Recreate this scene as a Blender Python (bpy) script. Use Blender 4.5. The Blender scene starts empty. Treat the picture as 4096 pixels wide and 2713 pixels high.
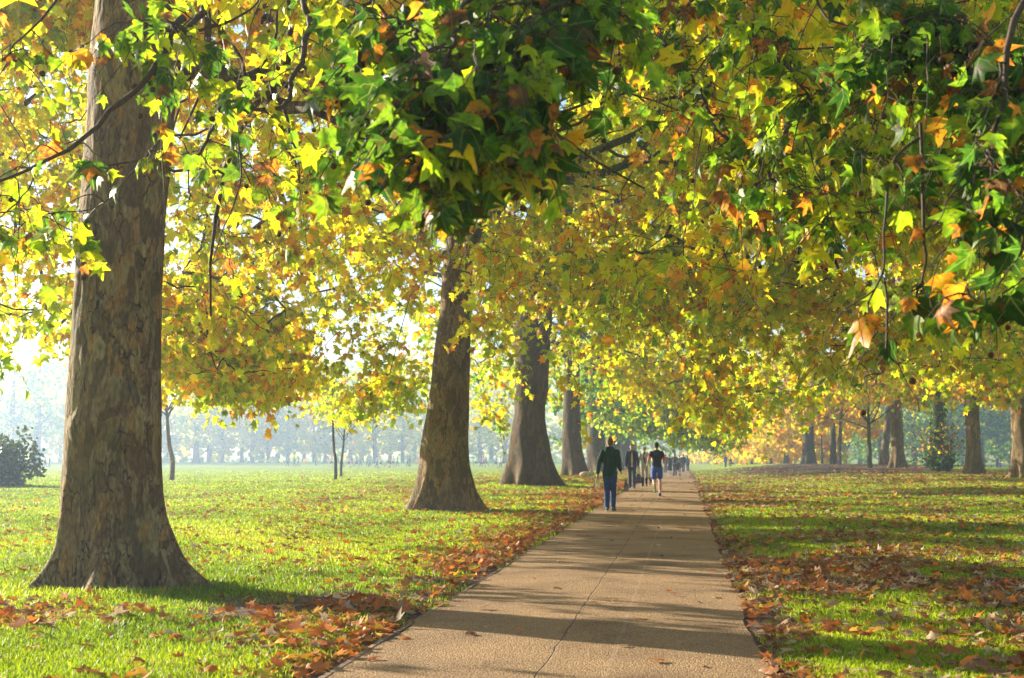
import bpy, bmesh, math, random
import numpy as np
from mathutils import Vector, Matrix, noise as mnoise

rng = np.random.default_rng(7)
random.seed(7)
sc = bpy.context.scene
COL = sc.collection
PI = math.pi

# ------------------------------------------------------------------ camera geometry
FPX, CXP, CYP, EYE = 5000.0, 2048.0, 1356.5, 1.4
PITCH = math.atan(469.5 / FPX)
YAW = math.atan(686 / FPX * math.cos(PITCH))
CF = np.array((-math.sin(YAW) * math.cos(PITCH), math.cos(YAW) * math.cos(PITCH), math.sin(PITCH)))
CR = np.array((math.cos(YAW), math.sin(YAW), 0.0))
CU = np.cross(CR, CF)
CAMP = np.array((0, 0, EYE))


def at(x, y, Y):
    """world point on the plane Y seen at photo pixel x, y"""
    d = CF + (x - CXP) / FPX * CR + (CYP - y) / FPX * CU
    return CAMP + d * (Y / d[1])


def project(P):
    D = np.asarray(P, float) - CAMP
    z = D @ CF
    zz = np.where(np.abs(z) < 1e-3, 1e-3, z)
    return CXP + FPX * (D @ CR) / zz, CYP - FPX * (D @ CU) / zz, z


SUN_EL = math.radians(16)
SUN_AZ = math.radians(64)            # left of the path's direction
SUN_DIR = np.array((-math.sin(SUN_AZ) * math.cos(SUN_EL), math.cos(SUN_AZ) * math.cos(SUN_EL), math.sin(SUN_EL)))

# ------------------------------------------------------------------ helpers

def hash3(i, j, k, s=0):
    h = (i.astype(np.int64) * 374761393 + j.astype(np.int64) * 668265263 + k.astype(np.int64) * 2147483647 + s * 974634) & 0xFFFFFFFF
    h = ((h ^ (h >> 13)) * 1274126177) & 0xFFFFFFFF
    h = (h ^ (h >> 16)) & 0xFFFFFFFF
    return h / 4294967295.0


def vnoise(P, s=0):
    """value noise 0..1, vectorised"""
    P = np.asarray(P, float)
    I = np.floor(P).astype(np.int64)
    f = P - I
    f = f * f * (3 - 2 * f)
    out = 0
    for dx in (0, 1):
        for dy in (0, 1):
            for dz in (0, 1):
                w = (f[:, 0] if dx else 1 - f[:, 0]) * (f[:, 1] if dy else 1 - f[:, 1]) * (f[:, 2] if dz else 1 - f[:, 2])
                out = out + w * hash3(I[:, 0] + dx, I[:, 1] + dy, I[:, 2] + dz, s)
    return out


def fnoise(P, s=0, oct=3):
    P = np.asarray(P, float)
    a, t, o = 1.0, 0.0, 0
    for k in range(oct):
        o = o + a * vnoise(P * 2 ** k, s + k * 17)
        t += a
        a *= .5
    return o / t


def norm(v):
    return v / np.maximum(np.linalg.norm(v, axis=-1, keepdims=True), 1e-9)


def smooth01(x, a, b):
    t = np.clip((x - a) / (b - a), 0, 1)
    return t * t * (3 - 2 * t)


class Acc:
    """collects vertices and faces for one mesh"""

    def __init__(self):
        self.V, self.T, self.Q, self.A, self.n = [], [], [], [], 0

    def add(self, V, T=None, Q=None, A=None):
        V = np.asarray(V, np.float32).reshape(-1, 3)
        self.V.append(V)
        if T is not None and len(T):
            self.T.append(np.asarray(T, np.int64).reshape(-1, 3) + self.n)
        if Q is not None and len(Q):
            self.Q.append(np.asarray(Q, np.int64).reshape(-1, 4) + self.n)
        if A is not None:
            self.A.append(np.asarray(A, np.float32).reshape(-1, 4))
        self.n += len(V)

    def mesh(self, name, mat, smooth=True):
        V = np.concatenate(self.V) if self.V else np.zeros((0, 3), np.float32)
        T = np.concatenate(self.T) if self.T else np.zeros((0, 3), np.int64)
        Q = np.concatenate(self.Q) if self.Q else np.zeros((0, 4), np.int64)
        me = bpy.data.meshes.new(name)
        me.vertices.add(len(V))
        me.vertices.foreach_set('co', V.ravel())
        li = np.concatenate([T.ravel(), Q.ravel()]).astype(np.int32)
        me.loops.add(len(li))
        me.loops.foreach_set('vertex_index', li)
        me.polygons.add(len(T) + len(Q))
        st = np.concatenate([np.arange(len(T)) * 3, len(T) * 3 + np.arange(len(Q)) * 4]).astype(np.int32)
        me.polygons.foreach_set('loop_start', st)
        me.polygons.foreach_set('use_smooth', np.full(len(st), smooth, bool))
        if self.A:
            at_ = me.attributes.new('leaf', 'FLOAT_COLOR', 'POINT')
            at_.data.foreach_set('color', np.concatenate(self.A).ravel())
        me.update(calc_edges=True)
        if mat is not None:
            me.materials.append(mat)
        return me

    def build(self, name, mat, parent=None, smooth=True):
        o = bpy.data.objects.new(name, self.mesh(name, mat, smooth))
        COL.objects.link(o)
        if parent is not None:
            attach(o, parent)
        return o


def attach(o, parent):
    o.parent = parent
    o.matrix_parent_inverse = world(parent).inverted()


def world(o):
    m = Matrix.LocRotScale(o.location, o.rotation_euler, o.scale)
    if o.parent:
        m = world(o.parent) @ o.matrix_parent_inverse @ m
    return m


def tag(o, label=None, cat=None, group=None, kind=None):
    if label: o['label'] = label
    if cat: o['category'] = cat
    if group: o['group'] = group
    if kind: o['kind'] = kind
    return o


def thing(name, label, cat, loc=(0, 0, 0), rotz=0.0, group=None):
    o = bpy.data.objects.new(name, None)
    o.empty_display_size = .2
    COL.objects.link(o)
    o.location = loc
    o.rotation_euler = (0, 0, rotz)
    return tag(o, label, cat, group)


def dup(root, loc, rotz, scale=1.0, label=None, group=None):
    r = root.copy()
    COL.objects.link(r)
    r.location = loc
    r.rotation_euler = (0, 0, rotz)
    r.scale = (scale,) * 3 if not hasattr(scale, '__len__') else scale
    if label: r['label'] = label
    if group: r['group'] = group
    for ch in list(root.children):
        c = ch.copy()
        COL.objects.link(c)
        c.parent = r
        for g in list(ch.children):
            d = g.copy()
            COL.objects.link(d)
            d.parent = c
    return r


def tubes(acc, P, R, sides=5, A=None, cap=True):
    """P (T,n,3) polylines, R (T,n) radii"""
    P = np.asarray(P, float)
    R = np.asarray(R, float)
    if P.ndim == 2:
        P, R = P[None], R[None]
    T, n, _ = P.shape
    tan = np.empty_like(P)
    tan[:, 1:-1] = P[:, 2:] - P[:, :-2]
    tan[:, 0] = P[:, 1] - P[:, 0]
    tan[:, -1] = P[:, -1] - P[:, -2]
    tan = norm(tan)
    main = norm(P[:, -1] - P[:, 0] + 1e-6)
    ref = np.where(np.abs(main[:, 2:3]) > .8, np.array((1., 0, 0)), np.array((0, 0, 1.)))
    ref = np.repeat(ref[:, None], n, 1)
    a = norm(np.cross(tan, ref))
    b = np.cross(tan, a)
    th = np.arange(sides) * 2 * PI / sides
    ring = P[:, :, None] + R[:, :, None, None] * (np.cos(th)[None, None, :, None] * a[:, :, None] + np.sin(th)[None, None, :, None] * b[:, :, None])
    V = ring.reshape(-1, 3)
    i = np.arange(sides)
    j = (i + 1) % sides
    base = (np.arange(T) * n * sides)[:, None, None] + (np.arange(n - 1) * sides)[None, :, None]
    Q = np.stack([base + i, base + j, base + sides + j, base + sides + i], -1).reshape(-1, 4)
    Tr = None
    if cap:
        b1 = (np.arange(T) * n * sides + (n - 1) * sides)
        Tr = np.stack([np.repeat(b1[:, None], sides - 2, 1), b1[:, None] + i[1:-1], b1[:, None] + i[2:]], -1).reshape(-1, 3)
    acc.add(V, Tr, Q, None if A is None else np.repeat(A, n * sides, 0))


def curve_pts(pts, n):
    """Catmull-Rom resampling of (k,d) points"""
    P = np.asarray(pts, float)
    k = len(P)
    if k == 2:
        t = np.linspace(0, 1, n)[:, None]
        return P[0] * (1 - t) + P[1] * t
    E = np.vstack([2 * P[0] - P[1], P, 2 * P[-1] - P[-2]])
    u = np.linspace(0, k - 1 - 1e-9, n)
    i = np.floor(u).astype(int)
    t = (u - i)[:, None]
    p0, p1, p2, p3 = E[i], E[i + 1], E[i + 2], E[i + 3]
    return .5 * ((2 * p1) + (p2 - p0) * t + (2 * p0 - 5 * p1 + 4 * p2 - p3) * t * t + (-p0 + 3 * p1 - 3 * p2 + p3) * t ** 3)


# ------------------------------------------------------------------ materials

def nodes(m):
    m.use_nodes = True
    nt = m.node_tree
    nt.nodes.clear()
    out = nt.nodes.new('ShaderNodeOutputMaterial')

    def N(t, **k):
        n = nt.nodes.new('ShaderNode' + t)
        for a, v in k.items():
            setattr(n, a, v)
        return n

    def L(a, b):
        nt.links.new(a, b)
    return nt, out, N, L


def ramp(N, stops, interp='LINEAR'):
    r = N('ValToRGB')
    cr = r.color_ramp
    cr.interpolation = interp
    while len(cr.elements) > 1:
        cr.elements.remove(cr.elements[0])
    cr.elements[0].position = stops[0][0]
    cr.elements[0].color = (*stops[0][1], 1)
    for p, c in stops[1:]:
        e = cr.elements.new(p)
        e.color = (*c, 1)
    return r


def simple(name, col, rough=.8, var=.25, scale=18.0, spec=.3, bump=0.0):
    m = bpy.data.materials.new(name)
    nt, out, N, L = nodes(m)
    b = N('BsdfPrincipled')
    b.inputs['Roughness'].default_value = rough
    b.inputs['Specular IOR Level'].default_value = spec
    tc = N('TexCoord')
    nz = N('TexNoise')
    nz.inputs['Scale'].default_value = scale
    nz.inputs['Detail'].default_value = 4
    L(tc.outputs['Object'], nz.inputs['Vector'])
    r = ramp(N, [(.3, tuple(c * (1 - var) for c in col)), (.7, tuple(min(1, c * (1 + var)) for c in col))])
    L(nz.outputs['Fac'], r.inputs[0])
    L(r.outputs[0], b.inputs['Base Color'])
    if bump:
        bp = N('Bump')
        bp.inputs['Strength'].default_value = bump
        bp.inputs['Distance'].default_value = .02
        L(nz.outputs['Fac'], bp.inputs['Height'])
        L(bp.outputs[0], b.inputs['Normal'])
    L(b.outputs[0], out.inputs[0])
    return m


# hue ramp of plane leaves: dark green .. green .. lime .. yellow .. orange .. brown
LEAF_STOPS = [(0.0, (.018, .06, .008)), (.22, (.05, .14, .008)), (.38, (.20, .34, .008)), (.52, (.46, .50, .008)),
              (.70, (.68, .50, .008)), (.84, (.72, .29, .012)), (.93, (.50, .16, .016)), (1.0, (.17, .075, .03))]


def leaf_material(name, trans=.5, stops=LEAF_STOPS, gloss=.25, rough=.45, veins=True, tgain=1.25, mottle=.26, spots=False):
    m = bpy.data.materials.new(name)
    nt, out, N, L = nodes(m)
    a = N('Attribute', attribute_name='leaf')
    sep = N('SeparateColor')
    L(a.outputs['Color'], sep.inputs[0])
    tc = N('TexCoord')
    nz = N('TexNoise')
    nz.inputs['Scale'].default_value = 22
    nz.inputs['Detail'].default_value = 3
    L(tc.outputs['Object'], nz.inputs['Vector'])
    ad = N('Math', operation='MULTIPLY_ADD')
    L(nz.outputs['Fac'], ad.inputs[0])
    ad.inputs[1].default_value = mottle
    L(sep.outputs[0], ad.inputs[2])
    sb = N('Math', operation='SUBTRACT')
    L(ad.outputs[0], sb.inputs[0])
    sb.inputs[1].default_value = mottle * .5
    r = ramp(N, stops)
    L(sb.outputs[0], r.inputs[0])
    # brightness of the individual leaf
    br = N('Math', operation='MULTIPLY_ADD')
    L(sep.outputs[1], br.inputs[0])
    br.inputs[1].default_value = .6
    br.inputs[2].default_value = .78
    mx = N('Mix', data_type='RGBA', blend_type='MULTIPLY')
    mx.inputs['Factor'].default_value = 1
    L(r.outputs[0], mx.inputs[6])
    L(br.outputs[0], mx.inputs[7])
    col = mx.outputs[2]
    if veins:
        # mid rib and two side ribs in leaf coordinates (b = across, a = along)
        ab = N('Math', operation='SUBTRACT'); L(sep.outputs[2], ab.inputs[0]); ab.inputs[1].default_value = .5
        ab2 = N('Math', operation='ABSOLUTE'); L(ab.outputs[0], ab2.inputs[0])
        al = a.outputs['Alpha']
        s1 = N('Math', operation='MULTIPLY_ADD'); L(al, s1.inputs[0]); s1.inputs[1].default_value = -.85; s1.inputs[2].default_value = .02
        s2 = N('Math', operation='ADD'); L(ab2.outputs[0], s2.inputs[0]); L(s1.outputs[0], s2.inputs[1])
        s3 = N('Math', operation='ABSOLUTE'); L(s2.outputs[0], s3.inputs[0])
        mn = N('Math', operation='MINIMUM'); L(ab2.outputs[0], mn.inputs[0]); L(s3.outputs[0], mn.inputs[1])
        lt = N('MapRange'); L(mn.outputs[0], lt.inputs[0])
        lt.inputs[1].default_value = .004; lt.inputs[2].default_value = .022
        lt.inputs[3].default_value = .55; lt.inputs[4].default_value = 0
        mv = N('Mix', data_type='RGBA')
        L(lt.outputs[0], mv.inputs['Factor'])
        L(col, mv.inputs[6])
        mv.inputs[7].default_value = (.34, .36, .10, 1)
        col = mv.outputs[2]
    if spots:
        n6 = N('TexNoise'); n6.inputs['Scale'].default_value = 55; n6.inputs['Detail'].default_value = 2
        L(tc.outputs['Object'], n6.inputs['Vector'])
        n7 = N('TexNoise'); n7.inputs['Scale'].default_value = 9; n7.inputs['Detail'].default_value = 1
        L(tc.outputs['Object'], n7.inputs['Vector'])
        s6 = N('Math', operation='MULTIPLY'); L(n6.outputs['Fac'], s6.inputs[0]); L(n7.outputs['Fac'], s6.inputs[1])
        r6 = ramp(N, [(.325, (0, 0, 0)), (.365, (.8, .8, .8))]); L(s6.outputs[0], r6.inputs[0])
        m6 = N('Mix', data_type='RGBA'); L(r6.outputs[0], m6.inputs['Factor']); L(col, m6.inputs[6]); m6.inputs[7].default_value = (.13, .06, .02, 1)
        col = m6.outputs[2]
    b = N('BsdfPrincipled')
    b.inputs['Roughness'].default_value = rough
    b.inputs['Specular IOR Level'].default_value = gloss
    L(col, b.inputs['Base Color'])
    t = N('BsdfTranslucent')
    g = N('Mix', data_type='RGBA', blend_type='MULTIPLY')
    g.inputs['Factor'].default_value = 1
    L(col, g.inputs[6])
    g.inputs[7].default_value = (tgain, tgain, tgain, 1)
    L(g.outputs[2], t.inputs[0])
    ms = N('MixShader')
    ms.inputs[0].default_value = trans
    L(b.outputs[0], ms.inputs[1])
    L(t.outputs[0], ms.inputs[2])
    L(ms.outputs[0], out.inputs[0])
    return m


def bark_material(name, base=(.175, .108, .047), pale=(.42, .30, .14), dark=(.03, .02, .013), scale=1.0, moss=.3, patch=.42):
    m = bpy.data.materials.new(name)
    nt, out, N, L = nodes(m)
    tc = N('TexCoord')
    mp = N('Mapping')
    mp.inputs['Scale'].default_value = (scale, scale, scale * .33)
    L(tc.outputs['Object'], mp.inputs[0])
    wn = N('TexNoise'); wn.inputs['Scale'].default_value = 3.2; wn.inputs['Detail'].default_value = 5
    L(mp.outputs[0], wn.inputs['Vector'])
    wm = N('Mix', data_type='VECTOR'); wm.inputs['Factor'].default_value = .3
    L(mp.outputs[0], wm.inputs[4]); L(wn.outputs['Color'], wm.inputs[5])
    # flaking plates
    v1 = N('TexVoronoi'); v1.inputs['Scale'].default_value = 15
    L(wm.outputs[1], v1.inputs['Vector'])
    v2 = N('TexVoronoi', feature='DISTANCE_TO_EDGE'); v2.inputs['Scale'].default_value = 19
    L(wm.outputs[1], v2.inputs['Vector'])
    n1 = N('TexNoise'); n1.inputs['Scale'].default_value = 5; n1.inputs['Detail'].default_value = 8; n1.inputs['Roughness'].default_value = .65
    L(mp.outputs[0], n1.inputs['Vector'])
    n2 = N('TexNoise'); n2.inputs['Scale'].default_value = 38; n2.inputs['Detail'].default_value = 6
    L(mp.outputs[0], n2.inputs['Vector'])
    r1 = ramp(N, [(.30, tuple(c * .55 for c in base)), (.52, base), (.75, tuple(c * 1.45 for c in base))])
    L(n1.outputs['Fac'], r1.inputs[0])
    sp = N('SeparateColor'); L(v1.outputs['Color'], sp.inputs[0])
    rp = ramp(N, [(patch, (0, 0, 0)), (patch + .06, (1, 1, 1))])
    L(sp.outputs[0], rp.inputs[0])
    # pale patches come in fields, not everywhere
    n4 = N('TexNoise'); n4.inputs['Scale'].default_value = 1.9; n4.inputs['Detail'].default_value = 3
    L(mp.outputs[0], n4.inputs['Vector'])
    rf = ramp(N, [(.36, (.15, .15, .15)), (.56, (.8, .8, .8))]); L(n4.outputs['Fac'], rf.inputs[0])
    pm = N('Math', operation='MULTIPLY'); L(rp.outputs[0], pm.inputs[0]); L(rf.outputs[0], pm.inputs[1])
    pc = ramp(N, [(0, pale), (.5, tuple(c * .72 for c in pale)), (1, (pale[0] * 1.0, pale[1] * .72, pale[2] * .45))])
    L(sp.outputs[1], pc.inputs[0])
    m1 = N('Mix', data_type='RGBA')
    L(pm.outputs[0], m1.inputs['Factor']); L(r1.outputs[0], m1.inputs[6]); L(pc.outputs[0], m1.inputs[7])
    # moss
    n3 = N('TexNoise'); n3.inputs['Scale'].default_value = 2.3; n3.inputs['Detail'].default_value = 6
    L(tc.outputs['Object'], n3.inputs['Vector'])
    rm = ramp(N, [(.48, (0, 0, 0)), (.66, (moss, moss, moss))]); L(n3.outputs['Fac'], rm.inputs[0])
    m2 = N('Mix', data_type='RGBA'); L(rm.outputs[0], m2.inputs['Factor']); L(m1.outputs[2], m2.inputs[6]); m2.inputs[7].default_value = (.10, .12, .04, 1)
    # cracks
    rc = ramp(N, [(.0, (1, 1, 1)), (.022, (.75, .75, .75)), (.055, (0, 0, 0))]); L(v2.outputs['Distance'], rc.inputs[0])
    cn = ramp(N, [(.48, (0, 0, 0)), (.62, (1, 1, 1))]); L(n1.outputs['Fac'], cn.inputs[0])
    cm = N('Math', operation='MULTIPLY'); L(rc.outputs[0], cm.inputs[0]); L(cn.outputs[0], cm.inputs[1])
    m3 = N('Mix', data_type='RGBA'); L(cm.outputs[0], m3.inputs['Factor']); L(m2.outputs[2], m3.inputs[6]); m3.inputs[7].default_value = (*dark, 1)
    # fine grain
    rg = ramp(N, [(.28, (.35, .35, .35)), (.7, (1.3, 1.3, 1.3))]); L(n2.outputs['Fac'], rg.inputs[0])
    m4 = N('Mix', data_type='RGBA', blend_type='MULTIPLY'); m4.inputs['Factor'].default_value = .8
    L(m3.outputs[2], m4.inputs[6]); L(rg.outputs[0], m4.inputs[7])
    b = N('BsdfPrincipled'); b.inputs['Roughness'].default_value = .85; b.inputs['Specular IOR Level'].default_value = .2
    L(m4.outputs[2], b.inputs['Base Color'])
    hs = N('Math', operation='MULTIPLY_ADD'); L(cm.outputs[0], hs.inputs[0]); hs.inputs[1].default_value = -1.6
    h2 = N('Math', operation='MULTIPLY_ADD'); L(pm.outputs[0], h2.inputs[0]); h2.inputs[1].default_value = -.5; L(n1.outputs['Fac'], h2.inputs[2])
    L(h2.outputs[0], hs.inputs[2])
    h3 = N('Math', operation='MULTIPLY_ADD'); L(n2.outputs['Fac'], h3.inputs[0]); h3.inputs[1].default_value = .45; L(hs.outputs[0], h3.inputs[2])
    bp = N('Bump'); bp.inputs['Strength'].default_value = 1.0; bp.inputs['Distance'].default_value = .04
    L(h3.outputs[0], bp.inputs['Height']); L(bp.outputs[0], b.inputs['Normal'])
    L(b.outputs[0], out.inputs[0])
    return m


M = {}
M['leaf'] = leaf_material('plane_leaf', .58, tgain=1.55)
M['leaf_near'] = leaf_material('near_plane_leaf', .55, tgain=1.4, mottle=.5, spots=True)
M['leaf_far'] = leaf_material('plane_leaf_far', .58, veins=False, tgain=1.55)
M['bark'] = bark_material('plane_bark')
M['bark_brown'] = bark_material('plane_bark_brown', base=(.095, .058, .030), pale=(.20, .14, .065), moss=.15)
M['bark_dark'] = bark_material('dark_bark', base=(.055, .042, .03), pale=(.10, .08, .05), moss=.2)
M['bark_green'] = bark_material('mossy_bark', base=(.10, .11, .04), pale=(.2, .2, .09), moss=.8)
M['twig'] = simple('twig_bark', (.075, .048, .032), .75, .4, 40)
M['seed'] = simple('seed_ball', (.11, .055, .025), .95, .6, 160, bump=.9)
DRY = [(0.0, (.16, .22, .03)), (.15, (.42, .36, .03)), (.3, (.62, .34, .03)), (.45, (.60, .17, .018)), (.6, (.40, .10, .018)),
       (.75, (.24, .10, .04)), (.88, (.33, .20, .11)), (1.0, (.52, .38, .25))]
M['dry'] = leaf_material('fallen_leaf', .28, DRY, gloss=.4, rough=.5, veins=True, tgain=1.0)
GR = [(0, (.09, .16, .006)), (.5, (.25, .345, .007)), (.85, (.40, .45, .010)), (1, (.46, .38, .07))]
M['grass'] = leaf_material('grass_blade', .5, GR, gloss=.25, rough=.45, veins=False, tgain=1.3)


# ------------------------------------------------------------------ terrain
_PY = ([-200, 0, 25, 32, 42, 52, 70, 92, 142, 200, 320, 3000], [0, 0, 0, .03, .06, .13, .05, -.07, -.27, -.38, -.45, -.6])
_AL = ([0, 34, 42, 49, 67, 87, 110, 150, 250], [0, 0, .06, .17, .31, .38, .40, .3, 0])
_AR = ([0, 20, 35, 50, 65, 76, 88, 100, 120, 150, 200, 300], [0, .02, .08, .16, .26, .33, .36, .58, .74, .78, .5, 0])
PATH_L, PATH_R = -2.26, .53


def terrain(X, Y):
    X = np.asarray(X, float)
    Y = np.asarray(Y, float)
    z = np.interp(Y, *_PY)
    z = z + np.interp(Y, *_AL) * np.exp(-((X + 6.5) / 3.0) ** 2)
    g = smooth01(X, 1.5, 12) * (1 - smooth01(X, 22, 42))
    z = z + np.interp(Y, *_AR) * g
    z = z - .65 * smooth01(X, 22, 45)
    off = np.minimum(np.abs(X - PATH_L), np.abs(X - PATH_R)) * ((X < PATH_L) | (X > PATH_R))
    und = .05 * (np.sin(X * .9 + Y * .31) * np.sin(Y * .43 - X * .2)) + .03 * np.sin(X * 2.1 + 1.3) * np.sin(Y * 1.7)
    z = z + und * smooth01(off, .3, 3.0) * .6 + .035 * smooth01(off, .02, .5)
    return z


def tz(x, y):
    return float(terrain(np.array([x]), np.array([y]))[0])


def ground_material():
    m = bpy.data.materials.new('lawn_and_soil')
    nt, out, N, L = nodes(m)
    tc = N('TexCoord')
    sx = N('SeparateXYZ'); L(tc.outputs['Object'], sx.inputs[0])
    n1 = N('TexNoise'); n1.inputs['Scale'].default_value = .55; n1.inputs['Detail'].default_value = 7; n1.inputs['Roughness'].default_value = .6
    n2 = N('TexNoise'); n2.inputs['Scale'].default_value = 14; n2.inputs['Detail'].default_value = 5
    n3 = N('TexNoise'); n3.inputs['Scale'].default_value = 90; n3.inputs['Detail'].default_value = 3
    for n in (n1, n2, n3):
        L(tc.outputs['Object'], n.inputs['Vector'])
    gr = ramp(N, [(.25, (.15, .22, .008)), (.5, (.27, .36, .010)), (.75, (.38, .44, .016))])
    ga = N('Math', operation='MULTIPLY_ADD'); L(n2.outputs['Fac'], ga.inputs[0]); ga.inputs[1].default_value = .5; L(n1.outputs['Fac'], ga.inputs[2])
    gs = N('Math', operation='SUBTRACT'); L(ga.outputs[0], gs.inputs[0]); gs.inputs[1].default_value = .25
    L(gs.outputs[0], gr.inputs[0])
    so = ramp(N, [(.3, (.085, .05, .03)), (.55, (.17, .105, .065)), (.8, (.26, .17, .11))])
    L(n2.outputs['Fac'], so.inputs[0])
    # soil near the path edges and on the bare mound, as a mask attribute painted from position (bare wear, not shade)
    a = N('Attribute', attribute_name='leaf')
    sp = N('SeparateColor'); L(a.outputs['Color'], sp.inputs[0])
    ms = N('Math', operation='MULTIPLY_ADD'); L(n1.outputs['Fac'], ms.inputs[0]); ms.inputs[1].default_value = .8; L(sp.outputs[0], ms.inputs[2])
    m5 = N('Math', operation='MULTIPLY_ADD'); L(n2.outputs['Fac'], m5.inputs[0]); m5.inputs[1].default_value = .35; L(ms.outputs[0], m5.inputs[2])
    rs = ramp(N, [(.92, (0, 0, 0)), (1.0, (1, 1, 1))])
    L(m5.outputs[0], rs.inputs[0])
    mx = N('Mix', data_type='RGBA'); L(rs.outputs[0], mx.inputs['Factor']); L(gr.outputs[0], mx.inputs[6]); L(so.outputs[0], mx.inputs[7])
    # fine mottling
    rg = ramp(N, [(.3, (.6, .6, .6)), (.7, (1.2, 1.2, 1.2))]); L(n3.outputs['Fac'], rg.inputs[0])
    mm = N('Mix', data_type='RGBA', blend_type='MULTIPLY'); mm.inputs['Factor'].default_value = 1
    L(mx.outputs[2], mm.inputs[6]); L(rg.outputs[0], mm.inputs[7])
    b = N('BsdfPrincipled'); b.inputs['Roughness'].default_value = .9; b.inputs['Specular IOR Level'].default_value = .15
    L(mm.outputs[2], b.inputs['Base Color'])
    bp = N('Bump'); bp.inputs['Strength'].default_value = .6; bp.inputs['Distance'].default_value = .05
    L(n2.outputs['Fac'], bp.inputs['Height']); L(bp.outputs[0], b.inputs['Normal'])
    L(b.outputs[0], out.inputs[0])
    return m


def soil_mask(X, Y):
    """0 grass .. 1 bare soil"""
    w = np.exp(-np.maximum(0, PATH_L - X) / .75) * (X <= PATH_L + .1)
    w = np.maximum(w, .75 * np.exp(-np.maximum(0, X - PATH_R) / .5) * (X >= PATH_R - .1))
    w = np.where((X > PATH_L) & (X < PATH_R), 1, w)
    # worn ground round the nearest tree on the path side
    w = np.maximum(w, .8 * np.exp(-(((X + 3.6) / 1.0) ** 2 + ((Y - 11.4) / 1.5) ** 2)))
    # bare mound
    e = ((X - 12.5) / 8.5) ** 2 + ((Y - 112) / 34.0) ** 2
    w = np.maximum(w, 1.1 * np.exp(-(e ** 2)))
    # under the trees of the row on the far left
    return w


def make_ground():
    xs = np.unique(np.concatenate([np.arange(-34, 34.1, .4), [-2.3, -2.26, -2.2, -1.9, .2, .48, .53, .57], -34 - np.geomspace(.5, 1500, 40), 34 + np.geomspace(.5, 1500, 40)]))
    ys = np.unique(np.concatenate([np.arange(-12, 60, .5), np.arange(60, 210, 1.5), 210 + np.geomspace(2, 2200, 40), [-120, -60, -30, -20]]))
    X, Y = np.meshgrid(xs, ys)
    Z = terrain(X, Y)
    Z = np.where((X > PATH_L + .16) & (X < PATH_R - .16), Z - .05, Z)
    V = np.stack([X, Y, Z], -1).reshape(-1, 3)
    nx, ny = len(xs), len(ys)
    i = np.arange(nx - 1)[None, :] + (np.arange(ny - 1) * nx)[:, None]
    Q = np.stack([i, i + 1, i + 1 + nx, i + nx], -1).reshape(-1, 4)
    w = soil_mask(V[:, 0], V[:, 1])
    acc = Acc()
    acc.add(V, None, Q, np.stack([w, w, w, w], -1))
    o = acc.build('lawn_ground', ground_material())
    tag(o, kind='structure')
    return o


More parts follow.
